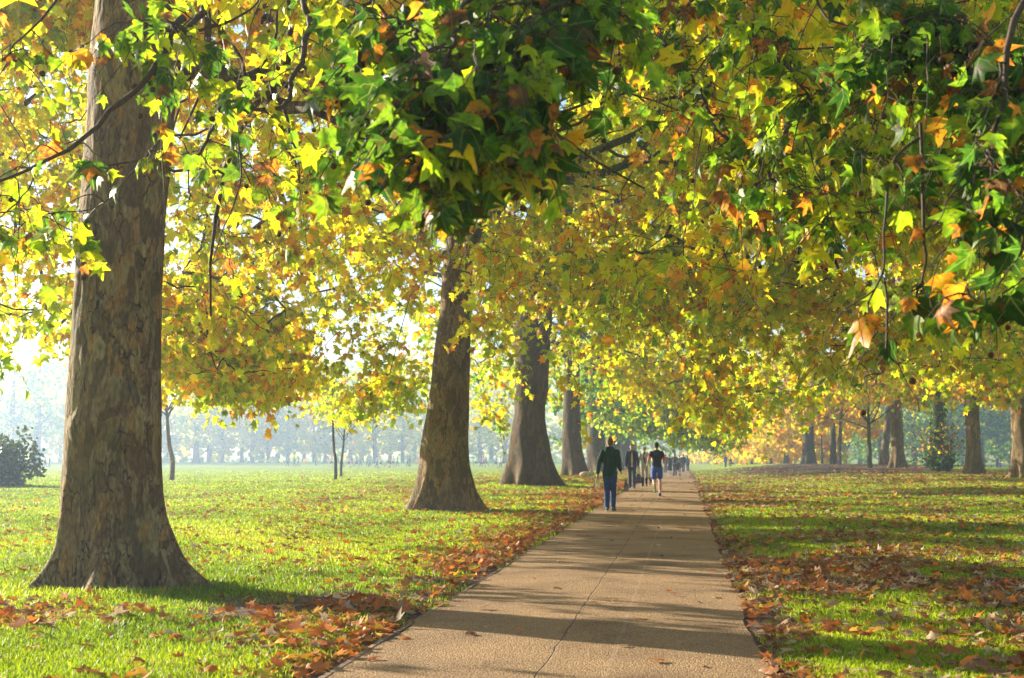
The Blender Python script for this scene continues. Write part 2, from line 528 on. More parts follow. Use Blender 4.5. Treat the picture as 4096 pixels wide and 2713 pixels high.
def path_material():
    m = bpy.data.materials.new('resin_gravel')
    nt, out, N, L = nodes(m)
    tc = N('TexCoord')
    sx = N('SeparateXYZ'); L(tc.outputs['Object'], sx.inputs[0])
    v = N('TexVoronoi'); v.inputs['Scale'].default_value = 75
    n1 = N('TexNoise'); n1.inputs['Scale'].default_value = 60; n1.inputs['Detail'].default_value = 5; n1.inputs['Roughness'].default_value = .7
    n2 = N('TexNoise'); n2.inputs['Scale'].default_value = 1.1; n2.inputs['Detail'].default_value = 6
    n5 = N('TexNoise'); n5.inputs['Scale'].default_value = 9; n5.inputs['Detail'].default_value = 4
    for n in (v, n1, n2, n5):
        L(tc.outputs['Object'], n.inputs['Vector'])
    vs = N('SeparateColor'); L(v.outputs['Color'], vs.inputs[0])
    c = ramp(N, [(0, (.10, .052, .026)), (.35, (.262, .155, .072)), (.65, (.40, .255, .122)), (1, (.57, .42, .25))])
    ca = N('Math', operation='MULTIPLY_ADD'); L(n1.outputs['Fac'], ca.inputs[0]); ca.inputs[1].default_value = .5
    cb = N('Math', operation='MULTIPLY'); L(vs.outputs[0], cb.inputs[0]); cb.inputs[1].default_value = .55
    L(cb.outputs[0], ca.inputs[2])
    L(ca.outputs[0], c.inputs[0])
    r2 = ramp(N, [(.32, (.62, .58, .56)), (.48, (.92, .90, .88)), (.7, (1.12, 1.08, 1.04))]); L(n2.outputs['Fac'], r2.inputs[0])
    mm = N('Mix', data_type='RGBA', blend_type='MULTIPLY'); mm.inputs['Factor'].default_value = 1
    L(c.outputs[0], mm.inputs[6]); L(r2.outputs[0], mm.inputs[7])
    # the dark construction joint and a fainter pale one beside it
    wob = N('TexNoise'); wob.inputs['Scale'].default_value = 1.7; wob.inputs['Detail'].default_value = 5; L(tc.outputs['Object'], wob.inputs['Vector'])
    def seam(x0, half, amp):
        a = N('Math', operation='MULTIPLY_ADD'); L(wob.outputs['Fac'], a.inputs[0]); a.inputs[1].default_value = amp; L(sx.outputs[0], a.inputs[2])
        s = N('Math', operation='SUBTRACT'); L(a.outputs[0], s.inputs[0]); s.inputs[1].default_value = x0 + amp * .5
        d = N('Math', operation='ABSOLUTE'); L(s.outputs[0], d.inputs[0])
        r = N('MapRange'); L(d.outputs[0], r.inputs[0]); r.inputs[1].default_value = half * .4; r.inputs[2].default_value = half; r.inputs[3].default_value = 1; r.inputs[4].default_value = 0
        return r.outputs[0]
    s1 = seam(-.93, .008, .07)
    k1 = N('Math', operation='MULTIPLY'); L(s1, k1.inputs[0])
    rr = ramp(N, [(.3, (.55, .55, .55)), (.6, (1, 1, 1))]); L(n5.outputs['Fac'], rr.inputs[0]); L(rr.outputs[0], k1.inputs[1])
    mA = N('Mix', data_type='RGBA'); L(k1.outputs[0], mA.inputs['Factor']); L(mm.outputs[2], mA.inputs[6]); mA.inputs[7].default_value = (.06, .045, .035, 1)
    s2 = seam(-.50, .02, .04)
    k2 = N('Math', operation='MULTIPLY'); L(s2, k2.inputs[0]); k2.inputs[1].default_value = .2
    mB = N('Mix', data_type='RGBA'); L(k2.outputs[0], mB.inputs['Factor']); L(mA.outputs[2], mB.inputs[6]); mB.inputs[7].default_value = (.5, .38, .26, 1)
    b = N('BsdfPrincipled'); b.inputs['Roughness'].default_value = .75; b.inputs['Specular IOR Level'].default_value = .3
    L(mB.outputs[2], b.inputs['Base Color'])
    h = N('Math', operation='MULTIPLY_ADD'); L(v.outputs['Distance'], h.inputs[0]); h.inputs[1].default_value = -1; L(n1.outputs['Fac'], h.inputs[2])
    h2 = N('Math', operation='MULTIPLY_ADD'); L(s1, h2.inputs[0]); h2.inputs[1].default_value = -1.2; L(h.outputs[0], h2.inputs[2])
    bp = N('Bump'); bp.inputs['Strength'].default_value = .85; bp.inputs['Distance'].default_value = .012
    L(h2.outputs[0], bp.inputs['Height']); L(bp.outputs[0], b.inputs['Normal'])
    L(b.outputs[0], out.inputs[0])
    return m


def make_path():
    ys = np.concatenate([np.arange(-12, 60, .2), np.arange(60, 330, 1.0)])
    us = np.linspace(0, 1, 9)
    ls = PATH_L + .05 * (fnoise(np.stack([ys * .9, ys * 0, ys * 0], -1), 3) - .5) * 2
    rs = PATH_R + .07 * (fnoise(np.stack([ys * .8, ys * 0 + 5, ys * 0], -1), 5) - .5) * 2
    X = ls[:, None] * (1 - us) + rs[:, None] * us
    Y = np.repeat(ys[:, None], len(us), 1)
    Z = np.interp(Y, *_PY) + .012 + .012 * (1 - (2 * us - 1) ** 2)
    V = np.stack([X, Y, Z], -1).reshape(-1, 3)
    nx, ny = len(us), len(ys)
    i = np.arange(nx - 1)[None, :] + (np.arange(ny - 1) * nx)[:, None]
    Q = np.stack([i, i + 1, i + 1 + nx, i + nx], -1).reshape(-1, 4)
    acc = Acc()
    acc.add(V, None, Q)
    tag(acc.build('path', path_material()), kind='structure')
    # low stone edging, flush with the gravel on the lawn side
    acc = Acc()
    y = -10.0
    while y < 120:
        l = .9 + .12 * random.random()
        x = PATH_L - .005 + random.uniform(-.012, .012)
        z = float(np.interp(y + .45, *_PY)) + .010 + random.uniform(-.006, .008)
        w = .032
        a = random.uniform(-.012, .012)
        P = []
        for dz in (-.1, 0):
            for (dx, dy) in ((-w, 0), (w * .2, 0), (w * .2, l - .02), (-w, l - .02)):
                P.append((x + dx - a * dy, y + dy, z + dz))
        acc.add(P, None, [(4, 5, 6, 7), (0, 1, 5, 4), (1, 2, 6, 5), (2, 3, 7, 6), (3, 0, 4, 7)])
        y += l * (1 if random.random() < .7 else 2)
    tag(acc.build('path_edging', simple('edging_stone', (.30, .21, .13), .9, .35, 25, bump=.4), smooth=False), kind='structure')


# ------------------------------------------------------------------ leaves
def _tmpl(half):
    pts = [(0.0, 0.0)] + half + [(0.0, 1.0)] + [(-x, y) for x, y in reversed(half)]
    out = np.array(pts)
    c = np.array([(0.0, .34)])
    P = np.vstack([out, c])
    k = len(out)
    T = np.array([(k, i, (i + 1) % k) for i in range(k)])
    return P, T


TM_NEAR = _tmpl([(.20, -.07), (.36, -.02), (.55, .12), (.38, .22), (.42, .32), (.60, .62), (.40, .56), (.24, .55), (.19, .62), (.13, .80)])
TM_MID = _tmpl([(.28, -.05), (.52, .14), (.34, .28), (.56, .62), (.22, .56)])
TM_LOW = (np.array([(0, 0), (.46, .12), (.40, .62), (0, 1), (-.40, .62), (-.46, .12)], float), None)
LOWQ = np.array([(0, 1, 2, 3), (0, 3, 4, 5)])


def put_leaves(acc, pos, tip, nrm, size, hue, rnd, tm, fold=(.1, .5), curl=(-.2, .5), stalk=0.0):
    P, T = tm
    n = len(pos)
    k = len(P)
    tip = norm(tip)
    side = norm(np.cross(tip, nrm))
    nr = np.cross(side, tip)
    f = rng.uniform(*fold, n)[:, None]
    c = rng.uniform(*curl, n)[:, None]
    tw = rng.uniform(-.35, .35, n)[:, None]
    wd = rng.uniform(.8, 1.12, n)[:, None]
    u, v = P[:, 0][None] * wd, P[:, 1][None] * np.ones((n, 1))
    if k > 8:
        # no two leaves share an outline: uneven lobes, a bent mid rib, torn tips
        jr = 1 + rng.normal(0, .11, (n, k))
        sk = rng.normal(0, .16, n)[:, None]
        u = u * jr * (1 + sk * np.sign(P[:, 0])[None])
        v = .34 + (v - .34) * (1 + rng.normal(0, .08, (n, k)))
        u = u + rng.normal(0, .14, n)[:, None] * v * v
    w = -f * np.abs(u) - c * (v - .3) ** 2 + tw * u * v
    s = np.asarray(size)[:, None, None]
    V = pos[:, None] + s * (u[..., None] * side[:, None] + (v[..., None] + stalk) * tip[:, None] + w[..., None] * nr[:, None])
    A = np.empty((n, k, 4), np.float32)
    A[..., 0] = np.asarray(hue)[:, None]
    A[..., 1] = np.asarray(rnd)[:, None]
    A[..., 2] = P[:, 0][None] * .8 + .5
    A[..., 3] = P[:, 1][None]
    # edges of yellowing leaves are browner
    if k > 8:
        rad = np.hypot(P[:, 0], P[:, 1] - .34)
        A[..., 0] += (rad * .30 * np.maximum(0, rng.normal(.15, .45, n))[:, None])
    base = (np.arange(n) * k)[:, None, None]
    if T is None:
        acc.add(V.reshape(-1, 3), None, (base + LOWQ[None]).reshape(-1, 4), A.reshape(-1, 4))
    else:
        acc.add(V.reshape(-1, 3), (base + T[None]).reshape(-1, 3), None, A.reshape(-1, 4))


def rand_dirs(n):
    return norm(rng.normal(size=(n, 3)))


# image-space outline below which the photo shows no canopy (x, y in photo pixels)
EDGE_X = [-4000, 0, 140, 270, 330, 560, 640, 820, 1000, 1250, 1450, 1640, 1760, 1900, 1990, 2080, 2220, 2330, 2450, 2600, 2700, 2770, 2850, 2960, 3060, 3200, 3350, 3500, 3750, 4096, 9000]
EDGE_Y = [1560, 1560, 1530, 1510, 1500, 1600, 1660, 1690, 1680, 1720, 1750, 1720, 1500, 1700, 1780, 1600, 1680, 1740, 1790, 1790, 1800, 1815, 1820, 1800, 1740, 1700, 1670, 1640, 1650, 1650, 1600]


def outline_ok(P, margin=25, reach=130):
    x, y, z = project(P)
    m = margin + 3600.0 / np.maximum(z, 4)
    inside = (x > -500) & (x < 4600) & (z > 1)
    heads = (x > 2380) & (x < 2790) & (z < 72) & (y > np.where(z < 45, 1600, 1680) - m)
    return ~heads & (~inside | (y < np.interp(x, EDGE_X, EDGE_Y) - m) | (z > reach))


def in_frame(P, mx=500):
    x, y, z = project(P)
    return (x > -mx) & (x < 4096 + mx) & (y > -mx * .8) & (z > .5)


def hue_pick(n, mode, P):
    """mode: (mean, spread, orange share)"""
    mean, sd, por = mode
    g = fnoise(P * .55, 91, 2) - .5
    h = rng.normal(mean, sd, n) + g * .3
    o = rng.random(n) < por * (1 + 2.4 * g)
    h = np.where(o, rng.uniform(.72, .93, n), h)
    return np.clip(h, .02, 1)


def grow_twigs(acc, S, nodes_p, inf, r0, sides):
    """every spray hangs on the nearest wood: a limb node or a twig grown before it (branching outward from the limbs)"""
    n = len(S)
    d0 = np.empty(n)
    near = np.empty(n, int)
    for i0 in range(0, n, 400):
        d = ((S[i0:i0 + 400, None] - nodes_p[None]) ** 2).sum(-1)
        near[i0:i0 + 400] = d.argmin(1)
        d0[i0:i0 + 400] = d.min(1)
    order = np.argsort(d0)
    par = np.full(n, -1)
    best = d0.copy()
    for i in order:
        # later sprays may prefer to hang on this one
        d = ((S - S[i]) ** 2).sum(-1) * 1.25
        better = (d < best) & (d0 > d0[i])
        par[better] = i
        best[better] = d[better]
    w = np.ones(n)
    for i in order[::-1]:
        if par[i] >= 0:
            w[par[i]] += w[i]
    A = np.where((par >= 0)[:, None], S[par], nodes_p[near])
    L = np.linalg.norm(S - A, axis=1, keepdims=True)
    keep = inf | (rng.random(n) < .3)
    for i in order[::-1]:
        if keep[i] and par[i] >= 0:
            keep[par[i]] = True
    A, B, L, w = A[keep], S[keep], L[keep], w[keep]
    m = len(A)
    t = np.linspace(0, 1, 6)[None, :, None]
    mid = (A + B) / 2 + rng.normal(0, .13, (m, 3)) * L
    mid[:, 2] += .12 * L[:, 0]
    C = (1 - t) ** 2 * A[:, None] + 2 * t * (1 - t) * mid[:, None] + t ** 2 * B[:, None]
    C[:, 1:-1] += rng.normal(0, .03, (m, 4, 3)) * np.minimum(L, 2)[:, None]
    R = np.clip(r0 * .7 * w ** .45, r0 * .7, .045)
    tubes(acc, C, R[:, None] * np.linspace(1.15, .8, 6)[None], sides, cap=False)


def make_sprays(leaf_acc, twig_acc, S, nodes_p, mode, leaf=.15, per=10, sub=3, tm=TM_MID, twig_r=.0075, twig_sides=3, link=True, big_out=True, length=(.45, .95)):
    """S (n,3) spray tops. Pendant leafy twigs hang from each."""
    n = len(S)
    if n == 0:
        return
    inf = in_frame(S)
    if link and nodes_p is not None and len(nodes_p):
        grow_twigs(twig_acc, S, nodes_p, inf, twig_r, twig_sides + 1)
    k = n * sub
    top = np.repeat(S, sub, 0)
    infk = np.repeat(inf, sub)
    out = norm(rng.normal(size=(k, 3)) * np.array((1, 1, .45)))
    ln = rng.uniform(*length, k)[:, None]
    t = np.linspace(0, 1, 5)[None, :, None]
    TW = top[:, None] + out[:, None] * ln[:, None] * t + np.array((0, 0, -1.)) * (ln[:, None] * .75) * t ** 2
    TW[:, 1:] += rng.normal(0, .025, (k, 4, 3)) * ln[:, None]
    sel = infk
    tubes(twig_acc, TW[sel], np.repeat(np.linspace(twig_r, twig_r * .4, 5)[None], sel.sum(), 0), twig_sides, cap=False)
    # leaves along each twig
    m = per
    u = rng.uniform(.15, 1, (k, m)) * 3.999
    i = np.floor(u).astype(int)
    f = (u - i)[..., None]
    rows = np.arange(k)[:, None]
    lp = TW[rows, i] * (1 - f) + TW[rows, i + 1] * f
    lp = lp.reshape(-1, 3)
    keep = np.repeat(infk, m) | (rng.random(k * m) < .22)
    lp = lp[keep]
    infl = np.repeat(infk, m)[keep]
    q = len(lp)
    od = rand_dirs(q)
    lp = lp + od * rng.uniform(.02, .09, (q, 1))
    tip = od * .75 + np.array((0, 0, -.75)) + rng.normal(0, .25, (q, 3))
    size = leaf * np.clip(rng.normal(1, .22, q), .5, 1.5) * np.where(infl, 1, 1.5)
    put_leaves(leaf_acc, lp, tip, rand_dirs(q) + np.array((0, 0, .5)), size, hue_pick(q, mode, lp), rng.random(q), tm)


def crown_points(c, R, H, hbi, hbo, n, seed, flat=.42, up=1.5, squeeze=None):
    """spray positions in a broad crown with a drooping skirt"""
    out = []
    tot = 0
    while tot < n:
        m = n * 3
        az = rng.uniform(0, 2 * PI, m)
        e = .82 + .36 * vnoise(np.stack([np.cos(az) * 1.6 + 9, np.sin(az) * 1.6 + 9, az * 0 + seed], -1), seed)
        q = rng.random(m) ** flat
        Rr = R * e
        zb = hbi + (hbo - hbi) * q ** 1.7
        zt = zb + (H - zb) * np.sqrt(np.maximum(0, 1 - q ** 2.2)) * .98 + .6
        z = zb + (zt - zb) * rng.random(m) ** up
        P = np.stack([c[0] + np.cos(az) * q * Rr, c[1] + np.sin(az) * q * Rr, z + c[2]], -1)
        g = fnoise(P * np.array((.42, .42, .6)), seed + 3, 2)
        P = P[g > .44 + .1 * rng.random(m)]
        P = P[outline_ok(P)]
        if squeeze is not None:
            P = P[squeeze(P)]
        # sprays thinned out on the sunward side so more sun gets through the crown
        s = ((P[:, :2] - np.array(c[:2])) @ norm(SUN_DIR[:2])) / R
        P = P[(s < .15) | (rng.random(len(P)) < .2)]
        out.append(P)
        tot += len(P)
    return np.concatenate(out)[:n]


def limb_path(p0, az, el, L, n=9, sag=.5, wob=.12):
    d = np.array((math.cos(az) * math.cos(el), math.sin(az) * math.cos(el), math.sin(el)))
    P = [np.array(p0, float)]
    for i in range(n - 1):
        d = d + rng.normal(0, wob, 3)
        d[2] += (.10 if i < n * .4 else -sag * .35)
        d = d / np.linalg.norm(d)
        P.append(P[-1] + d * L / (n - 1))
    return np.array(P)


def trunk_mesh(rings, seg, lobes, seed, flare_h=1.1, rough=1.0, bulges=()):
    """rings: list of (x,y,z,r). lobes: [(angle, amount, width)] root buttresses"""
    K = np.array(rings, float)
    h = K[:, 2] - K[0, 2]
    hh = []
    step = .035 if seg > 60 else .12
    z = 0.0
    while z < h[-1]:
        hh.append(z)
        z += step * (1 if z < 7 else 4)
    hh = np.array(hh + [h[-1]])
    C = np.stack([np.interp(hh, h, K[:, i]) for i in range(4)], -1)
    # smooth the interpolation
    for _ in range(6):
        C[1:-1] = (C[:-2] + 2 * C[1:-1] + C[2:]) / 4
    th = np.arange(seg) * 2 * PI / seg
    n = len(hh)
    TH = np.repeat(th[None], n, 0)
    HH = np.repeat(hh[:, None], seg, 1)
    rr = np.repeat(C[:, 3:4], seg, 1)
    fl = np.exp(-np.maximum(HH - .45, 0) / flare_h * 1.5)
    lob = np.zeros_like(TH)
    for a, amt, w in lobes:
        d = np.angle(np.exp(1j * (TH - a - .15 * np.sin(HH * 2 + a))))
        lob += amt * np.exp(-(d / w) ** 2)
    rr = rr * (1 - .62 * fl * (1 - np.clip(lob, 0, 1.15)))
    # shallow flutes that run on up the trunk
    flute = np.zeros_like(TH)
    for a, amt, w in lobes:
        d = np.angle(np.exp(1j * (TH - a)))
        flute += amt * np.exp(-(d / (w * 1.2)) ** 2)
    rr = rr + .30 * K[0, 3] * np.clip(lob, 0, 1.1) ** 2 * np.exp(-np.maximum(HH - .42, 0) / .20) * (flare_h < 1.3)
    rr = rr * (1 + .09 * (flute - .6) * np.exp(-HH / 2.6))
    N3 = np.stack([np.cos(TH) * 2.1, np.sin(TH) * 2.1, HH * .8], -1).reshape(-1, 3)
    rr = rr * (1 + rough * .10 * (fnoise(N3 + 30, seed, 3).reshape(n, seg) - .5))
    N4 = np.stack([np.cos(TH) * 9, np.sin(TH) * 9, HH * 3.2], -1).reshape(-1, 3)
    rr = rr + rough * .035 * (fnoise(N4 + 60, seed + 5, 3).reshape(n, seg) - .5)
    for (bz, ba, bw, bh, amt) in bulges:
        d = np.angle(np.exp(1j * (TH - ba)))
        rr = rr + amt * np.exp(-(d / bw) ** 2 - ((HH - bz) / bh) ** 2)
    V = np.stack([C[:, 0:1] + rr * np.cos(TH), C[:, 1:2] + rr * np.sin(TH), C[:, 2:3] + 0 * rr], -1).reshape(-1, 3)
    i = np.arange(seg)
    j = (i + 1) % seg
    base = (np.arange(n - 1) * seg)[:, None]
    Q = np.stack([base + i, base + j, base + seg + j, base + seg + i], -1).reshape(-1, 4)
    acc = Acc()
    acc.add(V, None, Q)
    return acc, C


def profile_rings(prof, Y, top=None):
    """prof: (y, left, right) of the trunk in the photo, bottom first; Y: distance along the path"""
    R = []
    for (y, l, r) in prof:
        c = at((l + r) / 2, y, Y)
        e = at(r, y, Y)
        R.append((c[0], c[1], c[2], float(np.linalg.norm(e - c)) * .95))
    if top:
        x, yy, z, r = R[-1]
        dx, dy, dz, r2 = top
        R.append((x + dx, yy + dy, z + dz, r2))
    return R


def plane_tree(name, label, base, rings, spec, group='avenue plane trees beside the path', cat='tree'):
    """a whole tree: trunk, limbs (with their branches and twigs) and a leafy crown"""
    root = thing(name, label, cat, (base[0], base[1], rings[0][2]), 0, group)
    acc, C = trunk_mesh(rings, spec.get('seg', 40), spec['lobes'], spec['seed'], spec.get('flare', 1.1), spec.get('rough', 1), spec.get('bulges', ()))
    acc.build('trunk', spec.get('bark', M['bark']), root)
    z0 = rings[0][2]
    nl = spec.get('limbs', 7)
    wood = []
    nodes_all, owner = [], []
    limbs = []
    for i in range(nl):
        az = 2 * PI * i / nl + rng.uniform(-.3, .3) + spec.get('az0', 0)
        hz = spec['fork'] + rng.uniform(0, .30) * (rings[-1][2] - z0 - spec['fork'])
        k = int(np.abs(C[:, 2] - (z0 + hz)).argmin())
        p0 = C[k, :3]
        r0 = min(C[k, 3] * .45, spec.get('limb_r', .16))
        limbs.append((limb_path(p0, az, rng.uniform(.35, 1.0), spec['R'] * rng.uniform(.75, 1.0)), r0))
    for P, r0 in spec.get('extra', ()):
        limbs.append((np.array(P), r0))
    # leading stems above the fork
    for (P, r0) in limbs:
        a = Acc()
        n = max(len(P), 12)
        CP = curve_pts(P, n)
        tubes(a, CP, r0 * np.linspace(1, .3, n) ** .8, 9)
        nd = [CP[3:]]
        for s in range(spec.get('branches', 7)):
            k = rng.integers(3, n - 1)
            dr = CP[min(k + 1, n - 1)] - CP[k - 1]
            az = math.atan2(dr[1], dr[0]) + rng.choice((-1, 1)) * rng.uniform(.4, 1.2)
            L = spec['R'] * rng.uniform(.25, .5)
            B = limb_path(CP[k], az, rng.uniform(-.4, .7), L, 8, .7, .2)
            tubes(a, B, r0 * .32 * np.linspace(1, .2, 8), 6)
            nd.append(B[2:])
            for s2 in range(2):
                k2 = rng.integers(2, 7)
                B2 = limb_path(B[k2], az + rng.uniform(-1.2, 1.2), rng.uniform(-.7, .4), L * .5, 6, .9, .25)
                tubes(a, B2, r0 * .14 * np.linspace(1, .25, 6), 4)
                nd.append(B2[1:])
        wood.append(a)
        nd = np.concatenate(nd)
        nodes_all.append(nd)
        owner.append(np.full(len(nd), len(wood) - 1))
    nodes_p = np.concatenate(nodes_all)
    owner = np.concatenate(owner)
    S = crown_points((base[0], base[1], z0), spec['R'], spec['H'], spec['hbi'], spec['hbo'], spec['sprays'], spec['seed'], squeeze=spec.get('squeeze'), up=spec.get('up', 1.5), flat=spec.get('flat', .42))
    for (x0, x1, y0, y1, Y0, Y1, n) in spec.get('fill', ()):
        x, y, Y = rng.uniform(x0, x1, n), rng.uniform(y0, y1, n), rng.uniform(Y0, Y1, n)
        d = CF[None] + ((x - CXP) / FPX)[:, None] * CR + ((CYP - y) / FPX)[:, None] * CU
        F = CAMP + d * (Y / d[:, 1])[:, None]
        g = fnoise(F * np.array((.42, .42, .6)), spec['seed'] + 3, 2)
        F = F[g > .40 + .1 * rng.random(n)]
        F = F[outline_ok(F)]
        S = np.concatenate([S, F[spec['squeeze'](F)]])
    leaf_acc = Acc()
    # twigs belong to the nearest limb
    own = np.empty(len(S), int)
    for i0 in range(0, len(S), 400):
        own[i0:i0 + 400] = owner[((S[i0:i0 + 400, None] - nodes_p[None]) ** 2).sum(-1).argmin(1)]
    for w in range(len(wood)):
        s = own == w
        make_sprays(leaf_acc, wood[w], S[s], nodes_p[owner == w], spec['hue'], spec['leaf'], spec.get('per', 10), spec.get('sub', 3), spec['tm'], spec.get('twig_r', .0075))
    for a in wood:
        a.build('limb', M['twig'] if spec.get('limb_bark') is None else spec['limb_bark'], root)
    leaf_acc.build('crown', M['leaf'] if spec['tm'] is not TM_LOW else M['leaf_far'], root)
    return root


# ================================================================== the setting
make_ground()
make_path()

# ------------------------------------------------------------------ the avenue trees
TRUNK_CLEAR = [  # photo boxes in which the trunks stand clear: x0, x1, y0, y1, depth up to which nothing hangs in front
    (215, 720, 120, 2500, 13.5), (1660, 1905, 1050, 2100, 31.5), (2025, 2225, 1280, 2000, 49.0), (2235, 2345, 1640, 1950, 67.0), (2120, 2680, 250, 800, 31.2), (740, 1040, 120, 380, 12)]
NEAR_X = [-900, 0, 700, 1250, 1800, 2250, 2600, 3000, 3500, 4096, 5000]
NEAR_Y = [1250, 1150, 800, 850, 850, 450, 350, 500, 620, 900, 1000]


def clear_view(P):
    x, y, z = project(P)
    ok = np.ones(len(P), bool)
    for x0, x1, y0, y1, d in TRUNK_CLEAR:
        ok &= ~((x > x0) & (x < x1) & (y > y0) & (y < y1) & (z < d) & (rng.random(len(P)) < .93))
    fr = (x > -700) & (x < 4800) & (y > -500) & (z > .3)
    ok &= ~(fr & (z < 10.8))
    ok &= ~((z > -1) & (z < 5))
    near = fr & (z < 12.5)
    # gaps in the skirts let bands of sun through to the path and the lawns
    sh = P[:, :2] - SUN_DIR[:2] * (np.maximum(P[:, 2] - .4, 0) / SUN_DIR[2])[:, None]
    u, v = sh @ norm(SUN_DIR[:2]), sh @ np.array((SUN_DIR[1], -SUN_DIR[0])) / np.linalg.norm(SUN_DIR[:2])
    band = fnoise(np.stack([u * .10, v * .42, u * 0 + 3], -1), 512, 2)
    w = P @ np.cross(SUN_DIR, norm(np.array((SUN_DIR[1], -SUN_DIR[0], 0))))
    vv = P[:, :2] @ np.array((SUN_DIR[1], -SUN_DIR[0])) / np.linalg.norm(SUN_DIR[:2])
    beam = fnoise(np.stack([vv * .40, w * .55, vv * 0 + 7], -1), 611, 2)
    ok &= ~((beam < .545) & (rng.random(len(P)) < .93))
    zone1 = (sh[:, 0] > -6) & (sh[:, 0] < 6) & (sh[:, 1] > 5.5) & (sh[:, 1] < 16)
    zone2 = (sh[:, 0] > -4) & (sh[:, 0] < 22) & (sh[:, 1] >= 5) & (sh[:, 1] < 75) & ~zone1
    ok &= ~(zone1 & ((band < .66) | (rng.random(len(P)) < .35)) & (rng.random(len(P)) < .87))
    ok &= ~(zone2 & (band < .53) & (rng.random(len(P)) < .88))
    ok &= ~(near & (y > np.interp(x, NEAR_X, NEAR_Y)))
    return ok


def gen_rings(x, y, r, H, lean=(0, 0), flare=1.55):
    z = tz(x, y)
    return [(x, y, z - .35, r * flare * 1.05), (x, y, z + .05, r * flare), (x, y, z + .5, r * (1 + (flare - 1) * .45)), (x, y, z + 1.3, r * 1.04),
            (x + lean[0] * .3, y + lean[1] * .3, z + H * .25, r * .92), (x + lean[0] * .6, y + lean[1] * .6, z + H * .5, r * .7), (x + lean[0], y + lean[1], z + H, r * .12)]


def deep(R, d=.45):
    x, y, z, r = R[0]
    return [(x, y, z - d, r * 1.06)] + R


GREEN, LIME, GOLD, AMBER = (.30, .12, .10), (.52, .09, .11), (.56, .09, .15), (.68, .08, .22)
FIVE = [(PI + .05, 1, .26), (-2.42, .85, .19), (-1.45, .75, .22), (-.55, .55, .16), (-.08, 1, .30), (.9, .8, .4), (2.2, .8, .4)]

# nearest tree on the left
prof = [(2440, 60, 930), (2390, 85, 880), (2346, 112, 830), (2287, 172, 771), (2245, 200, 740), (2198, 219, 718), (2110, 232, 684), (2020, 243, 661), (1783, 258, 646), (1612, 267, 646), (1374, 290, 643), (1137, 308, 646),
        (900, 323, 652), (711, 338, 664), (474, 356, 688), (300, 362, 712), (100, 380, 700), (-200, 415, 680)]
R = deep(profile_rings(prof, 12.6, (.3, .2, 10, .12)))
lim = [at(690, 300, 12.6), at(790, 270, 12.4), at(900, 300, 12.1), at(1032, 362, 11.7), at(1150, 430, 11.2), at(1300, 420, 10.6)]
lim2 = [at(560, -60, 12.6), at(700, -350, 12.2), at(1100, -600, 11), at(1500, -520, 9.5), at(1800, -300, 8.2), at(1900, -180, 7.2)]
lim3 = [at(520, 0, 12.6), at(600, -200, 11.5), at(760, -330, 10), at(900, -330, 8.5), at(960, -200, 7.6)]
T1 = plane_tree('plane_tree', 'thick mottled plane trunk with flared roots, nearest tree, left of the path', (-5.75, 12.6), R,
                dict(seg=128, lobes=FIVE, seed=11, flare=1.0, rough=.8, fork=6.0, limbs=8, R=9.0, H=22, hbi=6.2, hbo=3.4, sprays=600, hue=GOLD, leaf=.15, tm=TM_MID,
                     limb_r=.17, squeeze=clear_view, fill=[(-500, 420, -300, 1000, 14, 27, 4200), (-500, 420, 1000, 1480, 15, 27, 1100), (420, 1700, -300, 1150, 15, 29, 3000), (420, 1250, 1050, 1650, 20, 34, 1700), (1500, 2600, -300, 500, 14, 20, 160)], extra=[(lim, .125), (lim2, .10), (lim3, .07)], twig_r=.006, limb_bark=M['bark_brown'],
                     bulges=[(2.35, -2.0, .2, .13, .05), (2.35, -1.55, .55, .22, .045), (5.2, -.35, .5, .5, .10)]))

# second
prof = [(2075, 1600, 1975), (2050, 1612, 1955), (2020, 1625, 1934), (1961, 1650, 1905), (1872, 1673, 1886), (1783, 1681, 1878), (1612, 1709, 1878), (1374, 1739, 1884), (1256, 1757, 1887), (1078, 1768, 1893), (850, 1795, 1905)]
R = deep(profile_rings(prof, 31.3, (.3, .1, 13, .12)))
Y2 = 31.0
e1 = [at(1860, 1000, 31.3), at(1935, 900, Y2), at(2034, 800, Y2), at(2187, 735, Y2), at(2283, 713, Y2), at(2436, 686, Y2), at(2550, 644, Y2), at(2650, 640, Y2), at(2760, 690, Y2), at(2850, 800, Y2)]
e2 = [at(2000, 815, Y2), at(2110, 745, Y2), at(2263, 667, Y2), at(2397, 598, Y2), at(2512, 552, Y2), at(2590, 505, Y2), at(2680, 400, Y2), at(2800, 330, Y2)]
e3 = [at(1870, 900, 31.3), at(2000, 400, Y2), at(2150, 280, 30.5), at(2400, 225, 30), at(2520, 215, 29.5), at(2640, 200, 29), at(2750, 260, 28.5), at(2850, 380, 28)]
T2 = plane_tree('plane_tree', 'plane trunk with pale ridged left flank, between the nearest tree and the bulging one', (-5.9, 31.3), R,
                dict(seg=72, lobes=[(PI + .1, 1, .32), (-2.25, .9, .22), (-1.2, .7, .4), (-.1, 1, .4), (1, .8, .4), (2.2, .8, .4)], seed=23, flare=1.2, rough=.8, fork=7.0, limbs=8, R=9.5, H=24,
                     hbi=5.6, hbo=2.2, sprays=950, hue=LIME, leaf=.155, tm=TM_MID, squeeze=clear_view, extra=[(e1, .15), (e2, .14), (e3, .13)], limb_bark=M['bark_green'], up=2.0, fill=[(300, 1700, 200, 1700, 27, 46, 3000), (1900, 3000, -200, 1500, 25, 44, 2100)]))

